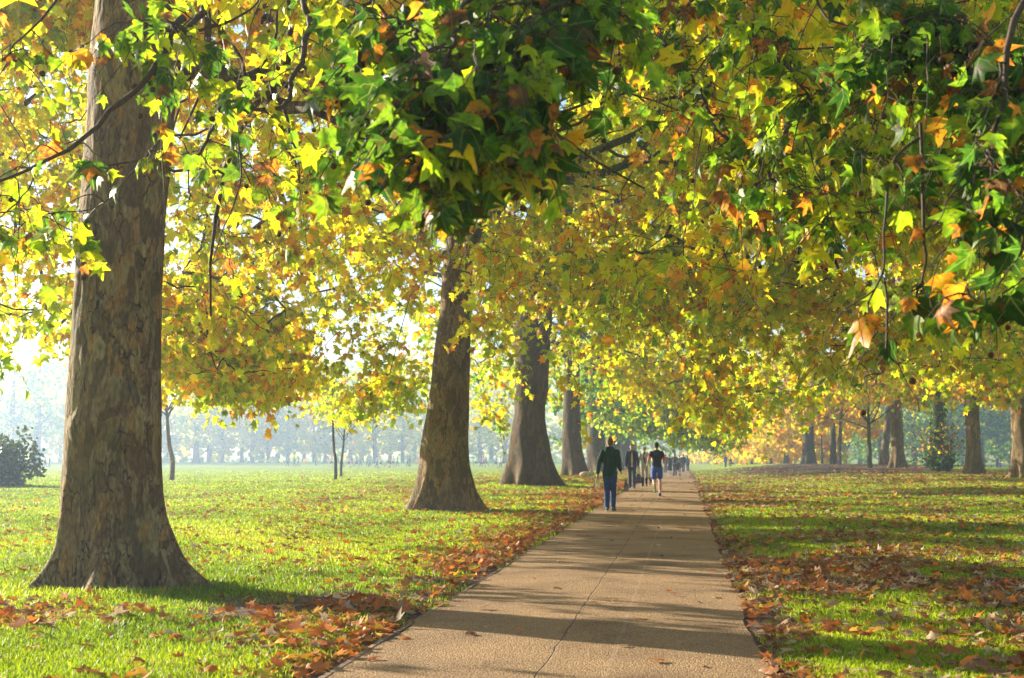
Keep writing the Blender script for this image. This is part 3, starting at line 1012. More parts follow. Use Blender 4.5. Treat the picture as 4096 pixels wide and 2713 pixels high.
# third, with the waist and the swollen burl
prof = [(1958, 1975, 2290), (1940, 1990, 2268), (1902, 2008, 2240), (1842, 2028, 2214), (1783, 2034, 2204), (1730, 2041, 2190), (1641, 2059, 2178), (1570, 2048, 2195), (1493, 2062, 2198), (1374, 2053, 2204), (1315, 2042, 2213), (1150, 2085, 2215), (900, 2190, 2290)]
R = deep(profile_rings(prof, 49.0, (1.6, .2, 12, .14)))
Y3 = 49.0
f1 = [at(2190, 1150, Y3), at(2280, 950, Y3), at(2350, 760, Y3), at(2380, 620, Y3), at(2410, 470, Y3), at(2440, 330, Y3)]
f2 = [at(2150, 1150, Y3), at(2190, 900, Y3), at(2235, 720, Y3), at(2262, 560, Y3), at(2275, 420, Y3), at(2290, 250, Y3)]
T3 = plane_tree('plane_tree', 'dark plane trunk with a swollen waist and very wide root flare, third along', (-5.88, 49), R,
                dict(seg=56, lobes=[(PI + .1, 1, .4), (-1.9, .7, .35), (-.1, 1, .45), (.9, .8, .4), (2.2, .8, .4)], seed=37, flare=1.5, rough=1.0, fork=6.0, limbs=8, R=9.5, H=25,
                     hbi=5.6, hbo=2.3, sprays=900, hue=LIME, leaf=.17, tm=TM_LOW, per=9, squeeze=clear_view, extra=[(f1, .26), (f2, .22)], bark=M['bark_brown'], limb_bark=M['bark_brown'], up=1.9))

prof = [(1912, 2232, 2372), (1900, 2238, 2360), (1842, 2246, 2341), (1783, 2245, 2329), (1671, 2249, 2323), (1400, 2258, 2318)]
R = deep(profile_rings(prof, 67.0, (.3, .2, 15, .14)))
T4 = plane_tree('plane_tree', 'dark plane trunk just left of the person in the green hooded top', (-5.85, 67), R,
                dict(seg=40, lobes=[(PI, 1, .5), (-.1, 1, .5), (-1.5, .8, .5), (1.5, .8, .6)], seed=41, flare=1.6, fork=6.5, limbs=7, R=9.5, H=25, hbi=5.2, hbo=2.4, sprays=850, hue=LIME, leaf=.2, tm=TM_LOW, per=8,
                     squeeze=clear_view, bark=M['bark_brown'], limb_bark=M['bark_dark'], up=1.8))
prof = [(1896, 2336, 2450), (1842, 2346, 2432), (1783, 2346, 2422), (1600, 2352, 2412)]
R = deep(profile_rings(prof, 87.0, (.3, .2, 17, .14)))
T5 = plane_tree('plane_tree', 'broad plane trunk partly hidden behind the person in the green hooded top', (-5.8, 87), R,
                dict(seg=32, lobes=[(PI, 1, .5), (-.1, 1, .5), (-1.5, .8, .5), (1.5, .8, .6)], seed=43, flare=1.6, fork=6.0, limbs=7, R=9.5, H=25, hbi=4.6, hbo=2.4, sprays=1000, hue=(.36, .1, .08), leaf=.24, tm=TM_LOW, per=7,  # darker green leaf hue stands in for the shade in this crown
                     squeeze=clear_view, bark=M['bark_brown'], limb_bark=M['bark_dark'], up=1.6))
for k, (y, lab) in enumerate([(105, 'plane tree past the broad trunk, its dark crown roofing the far path'), (123, 'plane tree late in the row, crown over the far walking group'), (142, 'last plane of the left row, its crown ending in the haze')]):
    plane_tree('plane_tree', lab, (-5.8, y), gen_rings(-5.8, y, .6, 20),
               dict(seg=24, lobes=[(PI, 1, .5), (-.1, 1, .5), (-1.5, .8, .5)], seed=51 + k, flare=1.6, fork=5, limbs=6, branches=5, R=9.5, H=25, hbi=4.4, hbo=2.6, sprays=650, hue=(.32, .1, .06), leaf=.32, tm=TM_LOW, per=6,  # shade over the far path put into the darker leaf hue
                    squeeze=clear_view, bark=M['bark_brown'], limb_bark=M['bark_dark'], up=1.6))

# right of the path: one big tree whose trunk stands outside the frame and whose skirt hangs over the lawn
plane_tree('plane_tree', 'plane with lime and gold skirt hanging over the leaf strewn lawn right of the path', (12.6, 37), gen_rings(12.6, 37, .55, 20),
           dict(seg=32, lobes=FIVE, seed=61, flare=1.4, fork=5.5, limbs=9, R=11.5, H=24, hbi=5.6, hbo=2.0, sprays=1100, hue=(.51, .095, .11), leaf=.16, tm=TM_MID, squeeze=clear_view, limb_bark=M['bark_dark'], up=2.0, fill=[(2700, 4200, -300, 1750, 24, 50, 6500), (3000, 4300, -300, 900, 16, 26, 1300), (2680, 3300, 1000, 1850, 32, 50, 1500)]),
           group='plane trees right of the path')

# ------------------------------------------------------------------ trees across the right lawn
def lawn_tree(px, py, Y, r, H, R, hbi, hbo, label, seed, sprays=260, hue=AMBER, leaf=.3, bark=None, flare=1.5, lean=(0, 0), per=7, name='plane_tree', limbs=6, group='trees across the right lawn', dz=0, limb_r=.12, fork=None, branches=5, fill=()):
    p = at(px, py, Y)
    rg = gen_rings(p[0], p[1], r, H * .8, lean, flare)
    return plane_tree(name, label, (p[0], p[1]), rg,
                      dict(seg=36, lobes=[(PI + .1, 1, .4), (-1.9, .8, .35), (-.2, 1, .45), (1, .8, .4)], seed=seed, flare=1.4, fork=fork or hbi * .9, limbs=limbs, branches=branches, R=R, H=H, hbi=hbi, hbo=hbo,
                           sprays=sprays, hue=hue, leaf=leaf, tm=TM_LOW, per=per, squeeze=clear_view, bark=bark or M['bark'], limb_bark=M['bark_dark'], up=1.5, limb_r=limb_r, fill=fill), group=group)


lawn_tree(4100, 1915, 65, .56, 24, 9, 6.0, 3.9, 'stout pale trunk cut by the right border, blue railing beside it', 71, 900, hue=(.58, .1, .2), leaf=.22, per=8, fill=[(3150, 4400, 200, 1640, 54, 76, 2000)])
lawn_tree(3897, 1900, 76, .40, 24, 8, 6.4, 4.2, 'slender mottled trunk with buttressed foot, right next to the ivy clad dark trunk', 72, 800, hue=(.60, .1, .25), leaf=.24, per=8, flare=1.7)
T_IVY = lawn_tree(3760, 1897, 88, .36, 20, 7, 6.8, 4.6, 'dark ivy clad trunk rising from a bushy tangle of shoots', 73, 520, hue=(.56, .12, .2), leaf=.24, bark=M['bark_dark'], flare=1.2)
lawn_tree(3592, 1873, 100, .46, 24, 8, 6.6, 4.6, 'pale trunk with sunlit left side and spreading foot, closest pair partner in front', 74, 650, hue=(.56, .1, .2), leaf=.27, flare=1.75)
lawn_tree(3540, 1870, 122, .36, 22, 7, 6.8, 4.8, 'leaning trunk half hidden behind the pale sunlit one', 75, 420, hue=(.56, .1, .2), leaf=.3, flare=1.7, lean=(1.5, 0))
lawn_tree(3479, 1872, 100, .17, 9, 5.0, 4.2, 4.2, 'young green stemmed tree with forked spreading branches and russet leaves', 76, 230, hue=(.70, .08, .35), leaf=.2, bark=M['bark_green'], flare=1.25, name='young_tree', fork=2.8, limbs=7, limb_r=.07)
lawn_tree(3235, 1857, 150, .70, 24, 8, 5.6, 3.6, 'massive tapering dark trunk on the bank above the bare mound', 77, 300, hue=(.63, .08, .2), leaf=.36, bark=M['bark_dark'], flare=1.5)
lawn_tree(3334, 1860, 141, .32, 20, 6, 6.2, 4.6, 'near black upright trunk standing against the thin grey one', 78, 220, hue=(.65, .08, .25), leaf=.34, bark=M['bark_dark'], flare=1.3)
lawn_tree(3357, 1860, 136, .22, 15, 5, 5.4, 4.4, 'thin smooth grey trunk in front of the near black one', 79, 160, hue=(.65, .08, .25), leaf=.32, flare=1.3, lean=(.6, 0))
lawn_tree(3288, 1857, 152, .12, 10, 3.5, 4.6, 3.4, 'spindly sapling between the massive trunk and the near black one', 80, 90, hue=(.66, .08, .3), leaf=.34, bark=M['bark_dark'], flare=1.2, limb_r=.05)
for k, (x, y, Y, lab) in enumerate([(3150, 1857, 172, 'golden tree sweeping low left of the massive tapering trunk'), (3080, 1858, 188, 'low bright yellow tree standing behind the bare mound'),
                                    (3000, 1860, 212, 'hazy orange tree between the low yellow tree and the path end'), (2925, 1862, 240, 'pale peach tree fading in the haze past the blue clad figure'),
                                    (2860, 1862, 275, 'faintest yellow tree in the haze right of the path end')]):
    lawn_tree(x, y, Y, .4, 19, 7.5, 3.2, 1.3, lab, 82 + k, 420, hue=(.62, .07, .2), leaf=.45, bark=M['bark_dark'], name='golden_tree', group='golden trees near the path end', per=6)

# ivy and shoots on the dark trunk
p = at(3760, 1897, 88)
gz = tz(p[0], p[1])
acc, wood = Acc(), Acc()
n = 1500
az = rng.uniform(0, 2 * PI, n); h = rng.uniform(0, 7, n)
P = np.stack([p[0] + np.cos(az) * (.42 + rng.random(n) * .18), p[1] + np.sin(az) * (.42 + rng.random(n) * .18), gz + h], -1)
put_leaves(acc, P, rand_dirs(n) + (0, 0, -.8), rand_dirs(n), np.full(n, .12), rng.uniform(0, .2, n), rng.random(n), TM_LOW)
tag(acc.build('ivy', M['leaf_far'], T_IVY), 'dark ivy leaves clinging to the trunk')
b = thing('shrub', 'bushy tangle of bare shoots and yellow leaves round the ivy clad trunk', 'shrub', (p[0], p[1] - .5, gz))
acc, wood = Acc(), Acc()
n = 110
az = rng.uniform(0, 2 * PI, n)
top = np.stack([p[0] + np.cos(az) * rng.uniform(.5, 2.1, n), p[1] - .3 + np.sin(az) * rng.uniform(.5, 1.6, n), gz + rng.uniform(.8, 3.4, n)], -1)
bs = np.stack([p[0] + np.cos(az) * .5, p[1] - .3 + np.sin(az) * .4, np.full(n, gz - .05)], -1)
t = np.linspace(0, 1, 6)[None, :, None]
C = bs[:, None] * (1 - t) + top[:, None] * t
C[:, :, 2] += .25 * np.sin(np.linspace(0, PI, 6))[None]
C[:, 1:-1] += rng.normal(0, .05, (n, 4, 3))
tubes(wood, C, np.repeat(np.linspace(.018, .006, 6)[None], n, 0), 4)
wood.build('stems', M['twig'], b)
k = 800
i = rng.integers(0, n, k); j = rng.integers(1, 6, k)
lp = C[i, j] + rng.normal(0, .12, (k, 3))
low = lp[:, 2] < gz + 1.2
put_leaves(acc, lp, rand_dirs(k) + (0, 0, -.5), rand_dirs(k), rng.uniform(.12, .2, k), np.where(low, rng.uniform(.0, .25, k), rng.choice([.1, .2, .9, .62], k)), rng.random(k), TM_LOW)
acc.build('foliage', M['leaf_far'], b)

# ------------------------------------------------------------------ boughs that hang into the near view
def px_path(pts):
    return np.array([at(x, y, Y) for x, y, Y in pts])


def ball_mesh(r, seed):
    bm = bmesh.new()
    bmesh.ops.create_icosphere(bm, subdivisions=3, radius=r)
    for v in bm.verts:
        k = 1 + .10 * math.sin(v.index * 12.9898 + seed) * (1 if v.index % 2 else -1)
        v.co *= k
    me = bpy.data.meshes.new('seed_ball')
    bm.to_mesh(me)
    bm.free()
    me.materials.append(M['seed'])
    for p in me.polygons:
        p.use_smooth = True
    return me


BALLS = [ball_mesh(.0155, 1), ball_mesh(.018, 2), ball_mesh(.014, 3)]


def bough(root, lines, leaf, hue, step=.16, per=7, tl=(.25, .7), balls=0, tm=TM_NEAR, droop=.9, label=None, side=None, bark=None):
    """lines: [(points, r0)] in world space; short leafy twigs along the last three quarters of each"""
    wood, lv = Acc(), Acc()
    tips = []
    for P, r0 in lines:
        L = np.linalg.norm(np.diff(P, axis=0), axis=1).sum()
        n = max(14, int(L / .07))
        C = curve_pts(P, n)
        w = fnoise(np.stack([np.arange(n) * .35, np.full(n, P[0, 0] * 7), np.full(n, P[0, 2] * 5)], -1), 5) - .5
        w2 = fnoise(np.stack([np.arange(n) * .35, np.full(n, P[0, 0] * 9), np.full(n, P[0, 2] * 3)], -1), 6) - .5
        C = C + np.stack([w, w2, w2 * .6 - w * .4], -1) * .06
        R = r0 * np.linspace(1, .35, n) * (1 + .25 * (rng.random(n) - .3))
        tubes(wood, C, R, 8)
        vis = in_frame(C, 250)
        idx = [i for i in range(int(n * .12), n) if vis[i]]
        if not idx:
            continue
        m = max(3, int(len(idx) * (L / n) / step))
        ks = rng.choice(idx, m)
        T0 = C[ks]
        d = norm(rng.normal(size=(m, 3)) * np.array((1, .8, .6)))
        ln = rng.uniform(*tl, m)[:, None]
        t = np.linspace(0, 1, 8)[None, :, None]
        TW = T0[:, None] + d[:, None] * ln[:, None] * t + np.array((0, 0, -1.)) * ln[:, None] * droop * t ** 1.8
        TW[:, 1:] += np.cumsum(rng.normal(0, .012, (m, 7, 3)), 1)
        tubes(wood, TW, np.repeat(np.linspace(.0055, .0022, 8)[None], m, 0), 5)
        # forks
        f = rng.integers(2, 7, m)
        F0 = TW[np.arange(m), f]
        fd = norm(rng.normal(size=(m, 3)) + np.array((0, 0, -.4)))
        FW = F0[:, None] + fd[:, None] * ln[:, None] * .45 * t
        FW[:, 1:] += np.cumsum(rng.normal(0, .010, (m, 7, 3)), 1)
        tubes(wood, FW, np.repeat(np.linspace(.004, .0018, 8)[None], m, 0), 4)
        ALL = np.concatenate([TW, FW])
        q = int(len(ALL) * per / 2)
        i = rng.integers(0, len(ALL), q)
        u = rng.uniform(.2, 1, q) ** .7 * 6.999
        j = np.floor(u).astype(int)
        g = (u - j)[:, None]
        lp = ALL[i, j] * (1 - g) + ALL[i, j + 1] * g
        od = norm(rng.normal(size=(q, 3)) + np.array((0, 0, -.2)))
        pl = rng.uniform(.04, .10, q)[:, None]
        le = lp + od * pl
        le[:, 2] -= .02
        gx, gy, gz = project(le)
        good = gy < np.interp(gx, [0, 1200, 1300, 2250, 2300, 2700, 3300, 3450, 4096], [1180, 1150, 880, 850, 420, 900, 1050, 1400, 1330])
        lp, le, od = lp[good], le[good], od[good]
        q = len(lp)
        # leaf stalks
        ST = np.stack([lp, (lp + le) / 2 + np.array((0, 0, .012)), le], 1)
        tubes(wood, ST, np.repeat(np.array([[.0018, .0014, .0014]]), q, 0), 3, cap=False)
        tip = od * .55 + np.array((0, 0, -.85)) + rng.normal(0, .22, (q, 3))
        hu = np.clip(rng.normal(hue[0], hue[1], q), 0, 1)
        o = rng.random(q) < hue[2]
        hu = np.where(o, rng.uniform(.76, 1, q), hu)
        nrm = rand_dirs(q) + np.array((.1, -.9, .35))
        put_leaves(lv, le, tip, nrm, leaf * np.clip(rng.normal(1, .2, q), .55, 1.4), hu, rng.random(q), tm, fold=(-.1, .9), curl=(-.5, 1.2))
        tips.append(ALL[:, -1])
        tips.append(ALL[:, 4])
    o = wood.build('bough', bark or M['twig'], root)
    if label:
        o['label'] = label
    lv.build('foliage', M['leaf_near'], o)
    if balls and tips:
        tp = np.concatenate(tips)
        tp = tp[in_frame(tp, 0)]
        sel = tp[rng.choice(len(tp), min(balls, len(tp)), replace=False)]
        for k, p in enumerate(sel):
            q = p + np.array((random.uniform(-.04, .04), random.uniform(-.04, .04), -random.uniform(.06, .2)))
            b = bpy.data.objects.new('seed_ball', BALLS[k % 3])
            COL.objects.link(b)
            b.location = q
            b.scale = (random.uniform(.9, 1.2),) * 3
            attach(b, o)
            a = Acc()
            tubes(a, curve_pts([p, (p + q) / 2 + np.array((.006, 0, 0)), q], 4), np.full(4, .0013), 3)
            s = a.build('seed_stalk', M['twig'], o)
    return o


up1 = np.array((-5.4, 12.3, 8.6))
A = np.vstack([up1, px_path([(1000, -420, 9.5), (860, -60, 8.0), (760, 110, 7.6), (690, 96, 7.5), (640, 90, 7.4), (622, 120, 7.4)])])
A1 = px_path([(735, 70, 7.55), (700, 105, 7.5), (680, 180, 7.5), (600, 290, 7.5), (545, 360, 7.5), (440, 440, 7.4), (390, 510, 7.4), (300, 590, 7.3), (220, 625, 7.3), (140, 665, 7.2), (70, 700, 7.2), (-60, 740, 7.1)])
A2 = px_path([(140, 665, 7.2), (128, 740, 7.2), (70, 830, 7.2), (52, 950, 7.15), (60, 1050, 7.1)])
A3 = px_path([(690, 145, 7.6), (850, 112, 7.9), (1000, 32, 8.3), (1090, -40, 8.6)])
A4 = px_path([(330, -150, 8.0), (200, 40, 7.8), (60, 180, 7.8), (30, 250, 7.8), (-40, 360, 7.7)])
A5 = px_path([(640, 560, 7.9), (520, 700, 7.8), (400, 820, 7.8), (250, 850, 7.7), (60, 830, 7.7)])
bough(T1, [(A, .03), (A1, .023), (A3, .013)], .12, (.36, .14, .16), step=.26, per=5, balls=8, label='crooked dark bough with a loop crossing in front of the trunk')
bough(T1, [(A2, .006), (A4, .010), (A5, .006)], .12, (.38, .14, .18), step=.15, per=5, balls=3)
B = np.vstack([up1, px_path([(1330, -300, 10), (1215, -20, 9.2), (1238, 90, 9.1), (1205, 250, 9), (1160, 330, 9), (1140, 420, 9), (1000, 440, 8.8), (890, 430, 8.7), (850, 500, 8.6), (780, 640, 8.5)])])
B2 = px_path([(1140, 420, 9), (1150, 520, 9), (1190, 600, 9), (1250, 670, 9)])
B3 = px_path([(1250, 670, 9), (1340, 640, 8.9), (1380, 560, 8.8)])
B4 = px_path([(940, 480, 8.7), (960, 700, 8.6), (900, 900, 8.6), (850, 1060, 8.6)])
bough(T1, [(B, .028), (B2, .014), (B3, .008), (B4, .008)], .115, (.42, .13, .16), step=.3, per=5, balls=16)
# the dense dark bough in the middle
Cs = [([(1750, -420, 7.2), (1720, -40, 6.0), (1650, 180, 5.6), (1690, 400, 5.4), (1600, 600, 5.3)], .014),
      ([(1900, -380, 7.0), (1850, 40, 5.7), (1780, 260, 5.5), (1770, 430, 5.4), (1800, 560, 5.35), (1720, 760, 5.3)], .014),
      ([(2150, -320, 6.8), (2090, 100, 5.7), (2060, 250, 5.5), (1960, 400, 5.4), (1860, 600, 5.3)], .012),
      ([(1560, -350, 7.2), (1420, 60, 6.3), (1440, 260, 6.1), (1500, 380, 6.0), (1430, 560, 5.9)], .012),
      ([(2020, -300, 6.8), (1960, 60, 5.8), (1990, 250, 5.7), (2080, 380, 5.6), (2050, 520, 5.5)], .010)]
L = [(np.vstack([up1 + (0, -.2, .3 * i), px_path(p)]), r) for i, (p, r) in enumerate(Cs)]
bough(T1, L, .128, (.24, .14, .09), step=.25, per=6, tl=(.15, .45), balls=34, label='dense dark green bough hung with brown seed balls')
bough(T1, [(np.vstack([up1, px_path([(2500, -380, 7.2), (2330, -60, 6.2), (2420, 20, 6.1), (2480, 60, 6.0)])]), .010)], .13, (.24, .1, .2), step=.35, per=3, tl=(.12, .3), balls=4)

# right: a tree whose trunk stands beside the camera, outside the frame
R0 = plane_tree('plane_tree', 'near plane whose dark leaved drooping twigs fill the upper right corner', (8.2, 7.5), gen_rings(8.2, 7.5, .5, 20),
                dict(seg=24, lobes=FIVE, seed=95, flare=1.4, fork=6, limbs=6, branches=4, R=8, H=21, hbi=7.5, hbo=6.0, sprays=300, hue=(.35, .1, .15), leaf=.2, tm=TM_LOW, per=7, squeeze=lambda P: clear_view(P) & ~in_frame(P, 250), limb_bark=M['bark_dark'], up=1.1),
                group='plane trees right of the path')
u0 = np.array((8.0, 7.6, 7.5))
D = [([(3500, -420, 8.2), (3592, 0, 7.2), (3654, 67, 7.1), (3703, 122, 7.0), (3813, 202, 7.0), (3911, 263, 6.9), (4058, 300, 6.8), (4260, 420, 6.8)], .034),
     ([(3911, 263, 6.9), (3860, 140, 7.0), (3850, 60, 7.1), (3760, 110, 7.0), (3600, 90, 7.1)], .015),
     ([(4160, -100, 6.4), (4040, 100, 6.3), (4030, 300, 6.3), (3990, 480, 6.2), (3960, 640, 6.1), (4080, 760, 6.1), (4200, 860, 6.0)], .018)]
D2 = [([(2960, -260, 8.5), (2968, 0, 8.0), (2985, 60, 8.0), (2993, 122, 7.9), (3078, 208, 7.8), (3158, 281, 7.7), (3213, 355, 7.7), (3268, 447, 7.6)], .014),
      ([(2560, -250, 9.4), (2600, 40, 9.2), (2650, 165, 9.0), (2730, 269, 8.9), (2791, 343, 8.8), (2827, 428, 8.8), (2870, 520, 8.7), (2956, 587, 8.6), (3048, 630, 8.5), (3097, 722, 8.4), (3158, 783, 8.4), (3250, 857, 8.3), (3384, 857, 8.2), (3480, 850, 8.1)], .017),
      ([(3268, 350, 8), (3200, 480, 8), (3150, 540, 7.9), (3060, 560, 7.9)], .008),
      ([(3200, -150, 8.6), (3300, 60, 8.3), (3420, 130, 8.2), (3450, 330, 8.0), (3500, 520, 7.9)], .010)]
D3 = [([(3690, 560, 6.4), (3592, 630, 6.3), (3556, 734, 6.3), (3543, 857, 6.3), (3537, 1022, 6.3), (3531, 1108, 6.3), (3470, 1218, 6.25), (3501, 1322, 6.25), (3470, 1365, 6.2), (3360, 1457, 6.2)], .008),
      ([(3700, 500, 6.5), (3693, 900, 6.4), (3697, 1022, 6.4), (3685, 1126, 6.4), (3658, 1200, 6.4), (3663, 1292, 6.4)], .009),
      ([(3685, 1126, 6.4), (3640, 1180, 6.4), (3600, 1250, 6.35)], .005),
      ([(3531, 1108, 6.3), (3556, 1322, 6.3), (3537, 1420, 6.3), (3505, 1450, 6.3), (3519, 1487, 6.3), (3464, 1530, 6.3)], .006)]
bough(R0, [(np.vstack([u0, px_path(p)]) if i == 0 else px_path(p), r) for i, (p, r) in enumerate(D)], .125, (.20, .12, .14), step=.105, per=5, tl=(.15, .6), balls=14, label='heavy dark bough reaching in from the upper right')
bough(R0, [(np.vstack([u0, px_path(p)]) if i < 2 else px_path(p), r) for i, (p, r) in enumerate(D2)], .115, (.34, .14, .15), step=.17, per=5, tl=(.2, .6), balls=10)
bough(R0, [(px_path(p), r) for p, r in D3], .13, (.28, .13, .15), step=.35, per=3, tl=(.12, .35), balls=4, label='nearly bare twigs dangling over the lawn')
D4 = [([(3990, 560, 6.2), (3900, 700, 6.1), (3800, 780, 6.0), (3740, 900, 6.0)], .007), ([(4150, 700, 6), (4050, 900, 5.9), (3960, 1060, 5.9), (3900, 1200, 5.9)], .007), ([(4200, 900, 5.8), (4100, 1100, 5.8), (4040, 1180, 5.8)], .006)]
bough(R0, [(px_path(p), r) for p, r in D4], .125, (.16, .1, .12), step=.12, per=5, tl=(.12, .4), balls=5)

# ------------------------------------------------------------------ young trees and bush on the left field
lawn_tree(688, 1932, 63, .125, 8, 3.4, 4.4, 3.6, 'young tree with a plain grey stem on the open lawn, right of the nearest trunk', 101, 150, hue=(.52, .08, .1), leaf=.17, bark=M['bark'], flare=1.2, name='young_tree', lean=(-.6, 0), fork=3.4, limb_r=.05, group='young trees on the open lawn')
lawn_tree(1342, 1926, 69, .085, 7, 2.8, 4.8, 4.2, 'thin stemmed young tree, nearer one of the pair on the open lawn', 102, 90, hue=(.52, .08, .1), leaf=.17, bark=M['bark_dark'], flare=1.15, name='young_tree', lean=(-.3, 0), fork=3.8, limb_r=.04, group='young trees on the open lawn')
lawn_tree(1364, 1907, 84, .08, 7, 2.8, 4.8, 4.4, 'thin stemmed young tree with a forked top, farther one of the pair', 103, 90, hue=(.52, .08, .1), leaf=.18, bark=M['bark_dark'], flare=1.15, name='young_tree', lean=(.3, 0), fork=2.6, limb_r=.05, group='young trees on the open lawn')


def bush(name, label, c, sz, n, leaf, hue, mat=None, seed=5):
    b = thing(name, label, 'bush', (c[0], c[1], c[2]))
    acc, wood = Acc(), Acc()
    d = norm(rng.normal(size=(n, 3)))
    d[:, 2] = np.abs(d[:, 2])
    rr = rng.random(n) ** .25
    e = .45 + 1.0 * fnoise(d * 3.2 + seed, seed, 3)
    blob = rng.normal(0, .42, (9, 3)) * (1, 1, .35)
    bs = rng.uniform(.45, .8, 9)
    bi = rng.integers(0, 9, n)
    P = np.array(c) + (d * (rr * e * bs[bi])[:, None] + blob[bi] * (1, 1, 1)) * np.array(sz)
    P[:, 2] = np.maximum(P[:, 2], c[2] + .02)
    put_leaves(acc, P, rand_dirs(n) + (0, 0, -.2), rand_dirs(n), leaf * rng.uniform(.7, 1.3, n), np.clip(rng.normal(hue[0], hue[1], n), 0, 1), rng.random(n), TM_LOW)
    k = 30
    t = np.linspace(0, 1, 5)[None, :, None]
    dd = norm(rng.normal(size=(k, 3)) + (0, 0, .9)); dd[:, 2] = np.abs(dd[:, 2])
    C = np.array(c) + dd[:, None] * t * np.array(sz) * .75
    tubes(wood, C, np.repeat(np.linspace(.05, .01, 5)[None], k, 0), 4)
    wood.build('stems', M['twig'], b)
    acc.build('foliage', mat or M['leaf_far'], b)
    return b


EVER = [(0, (.018, .05, .012)), (.5, (.05, .10, .022)), (1, (.20, .22, .03))]
M['evergreen'] = leaf_material('evergreen_leaf', .25, EVER, veins=False, tgain=1)
c = at(10, 1960, 50)
bush('bush', 'rounded dark evergreen bush at the left edge of the lawn', (c[0], 50, tz(c[0], 50)), (1.35, 1.3, 2.5), 6000, .15, (.6, .25), M['evergreen'])

# ------------------------------------------------------------------ hazy trees across the field
def far_tree_proto(name, label, seed, H, R, hb, r, hue, n=1500, leaf=.75, group=None):
    root = thing(name, label, 'tree', (0, 0, 0), 0, group)
    acc, C = trunk_mesh([(0, 0, -.4, r * 1.9), (0, 0, .1, r * 1.7), (0, 0, 1.2, r * 1.15), (0, 0, 3.5, r), (.2, .1, H * .5, r * .7), (.3, .2, H * .9, .08)], 14, [(PI, 1, .6), (0, 1, .6)], seed, 1.2)
    for i in range(6):
        a = 2 * PI * i / 6 + seed
        P = limb_path((0, 0, hb + rng.uniform(0, H * .25)), a, rng.uniform(.5, 1.1), R * .8, 7)
        tubes(acc, P, r * .35 * np.linspace(1, .2, 7), 5)
    acc.build('trunk', M['bark_dark'], root)
    P = []
    while sum(map(len, P)) < n:
        d = norm(rng.normal(size=(n, 3)))
        q = rng.random(n)[:, None] ** .33
        p = d * q * np.array((R, R, (H - hb) / 2)) + np.array((0, 0, (H + hb) / 2))
        g = fnoise(p * .28 + seed * 3, seed, 2)
        P.append(p[g > .46])
    P = np.concatenate(P)[:n]
    la = Acc()
    hh = np.clip(rng.normal(hue[0], hue[1], n) + (fnoise(P * .2, seed + 2, 2) - .5) * .3, 0, 1)
    put_leaves(la, P, rand_dirs(n) + (0, 0, -.5), rand_dirs(n), leaf * rng.uniform(.6, 1.3, n), hh, rng.random(n), TM_LOW)
    la.build('crown', M['leaf_far'], root)
    return root


protos = [far_tree_proto('park_tree', 'x', 3, 25, 6.5, 3.4, .75, (.55, .13), group='hazy trees across the field'),
          far_tree_proto('park_tree', 'x', 4, 21, 6.0, 2.8, .6, (.62, .12), group='hazy trees across the field'),
          far_tree_proto('park_tree', 'x', 5, 28, 7.0, 5.0, .85, (.45, .13), group='hazy trees across the field')]
FT = [(38, 205, 2, 1.0, 'tall hazy tree above the evergreen bush'), (145, 190, 2, 1.15, 'tallest hazy tree, between the evergreen bush and the nearest trunk'),
      (240, 225, 1, .8, 'yellowish hazy tree just left of the nearest trunk'), (673, 250, 1, .9, 'hazy tree beside the grey stem of the young tree'), (734, 270, 1, .8, 'small hazy tree past the young tree'),
      (783, 205, 0, 1.0, 'broad hazy tree, first of two stout ones on the far side'), (836, 215, 0, .95, 'broad hazy tree, second of two stout ones on the far side')]
for x in (890, 967, 1008, 1044, 1073, 1112, 1150, 1177, 1216, 1255, 1300, 1352, 1400, 1450, 1500, 1560, 1610, 1660, 1920, 1965, 2020):
    FT.append((x, 235 + (x * 37) % 75, (x // 7) % 2, .75 + ((x * 13) % 10) * .03, None))
for x in (-150, -60, 420, 500, 590):
    FT.append((x, 240 + (x * 31) % 40, (x // 7) % 3, .95, None))
used = set()
for i, (x, Y, v, s, lab) in enumerate(FT):
    Y = Y + 75 + (i * 29) % 60
    p = at(x, 1866, Y)
    loc = (p[0], Y, tz(p[0], Y))
    lb = lab or 'pale hazy tree in the misty line across the field'
    if v not in used:
        used.add(v)
        o = protos[v]
        o.location = loc
        o.rotation_euler = (0, 0, i * 1.3)
        o.scale = (s, s, s)
        o['label'] = lb
    else:
        o = dup(protos[v], loc, i * 1.3, s, lb)
    o['group'] = 'hazy trees across the field' if lab is None else 'hazy trees with marks of their own'

# trees past the railing, on the low ground to the right
gp = [far_tree_proto('waterside_tree', 'x', 8, 15, 6.5, .8, .35, (.22, .13), 1900, .62), far_tree_proto('waterside_tree', 'x', 9, 18, 6.0, 1.2, .4, (.38, .14), 1900, .62)]
used = set()
RT = [(3300, 270, 0), (3380, 240, 1), (3440, 285, 0), (3520, 250, 0), (3600, 300, 1), (3660, 245, 1), (3730, 280, 0), (3800, 240, 1), (3850, 300, 0), (3930, 245, 0), (3990, 280, 1), (4050, 250, 1), (4110, 290, 0), (4180, 240, 0)]
for i, (x, Y, v) in enumerate(RT):
    p = at(x, 1870, Y)
    loc = (p[0], Y, tz(p[0], Y))
    if v not in used:
        used.add(v); o = gp[v]; o.location = loc; o.rotation_euler = (0, 0, i * 1.7)
    else:
        o = dup(gp[v], loc, i * 1.7, .8 + (i * 7 % 5) * .1)
    o['label'] = 'blue green misty tree on the low ground past the railing' if v == 0 else 'yellowish green misty tree on the low ground past the railing'
    o['group'] = 'misty dark trees past the railing' if v == 0 else 'misty yellowish trees past the railing'

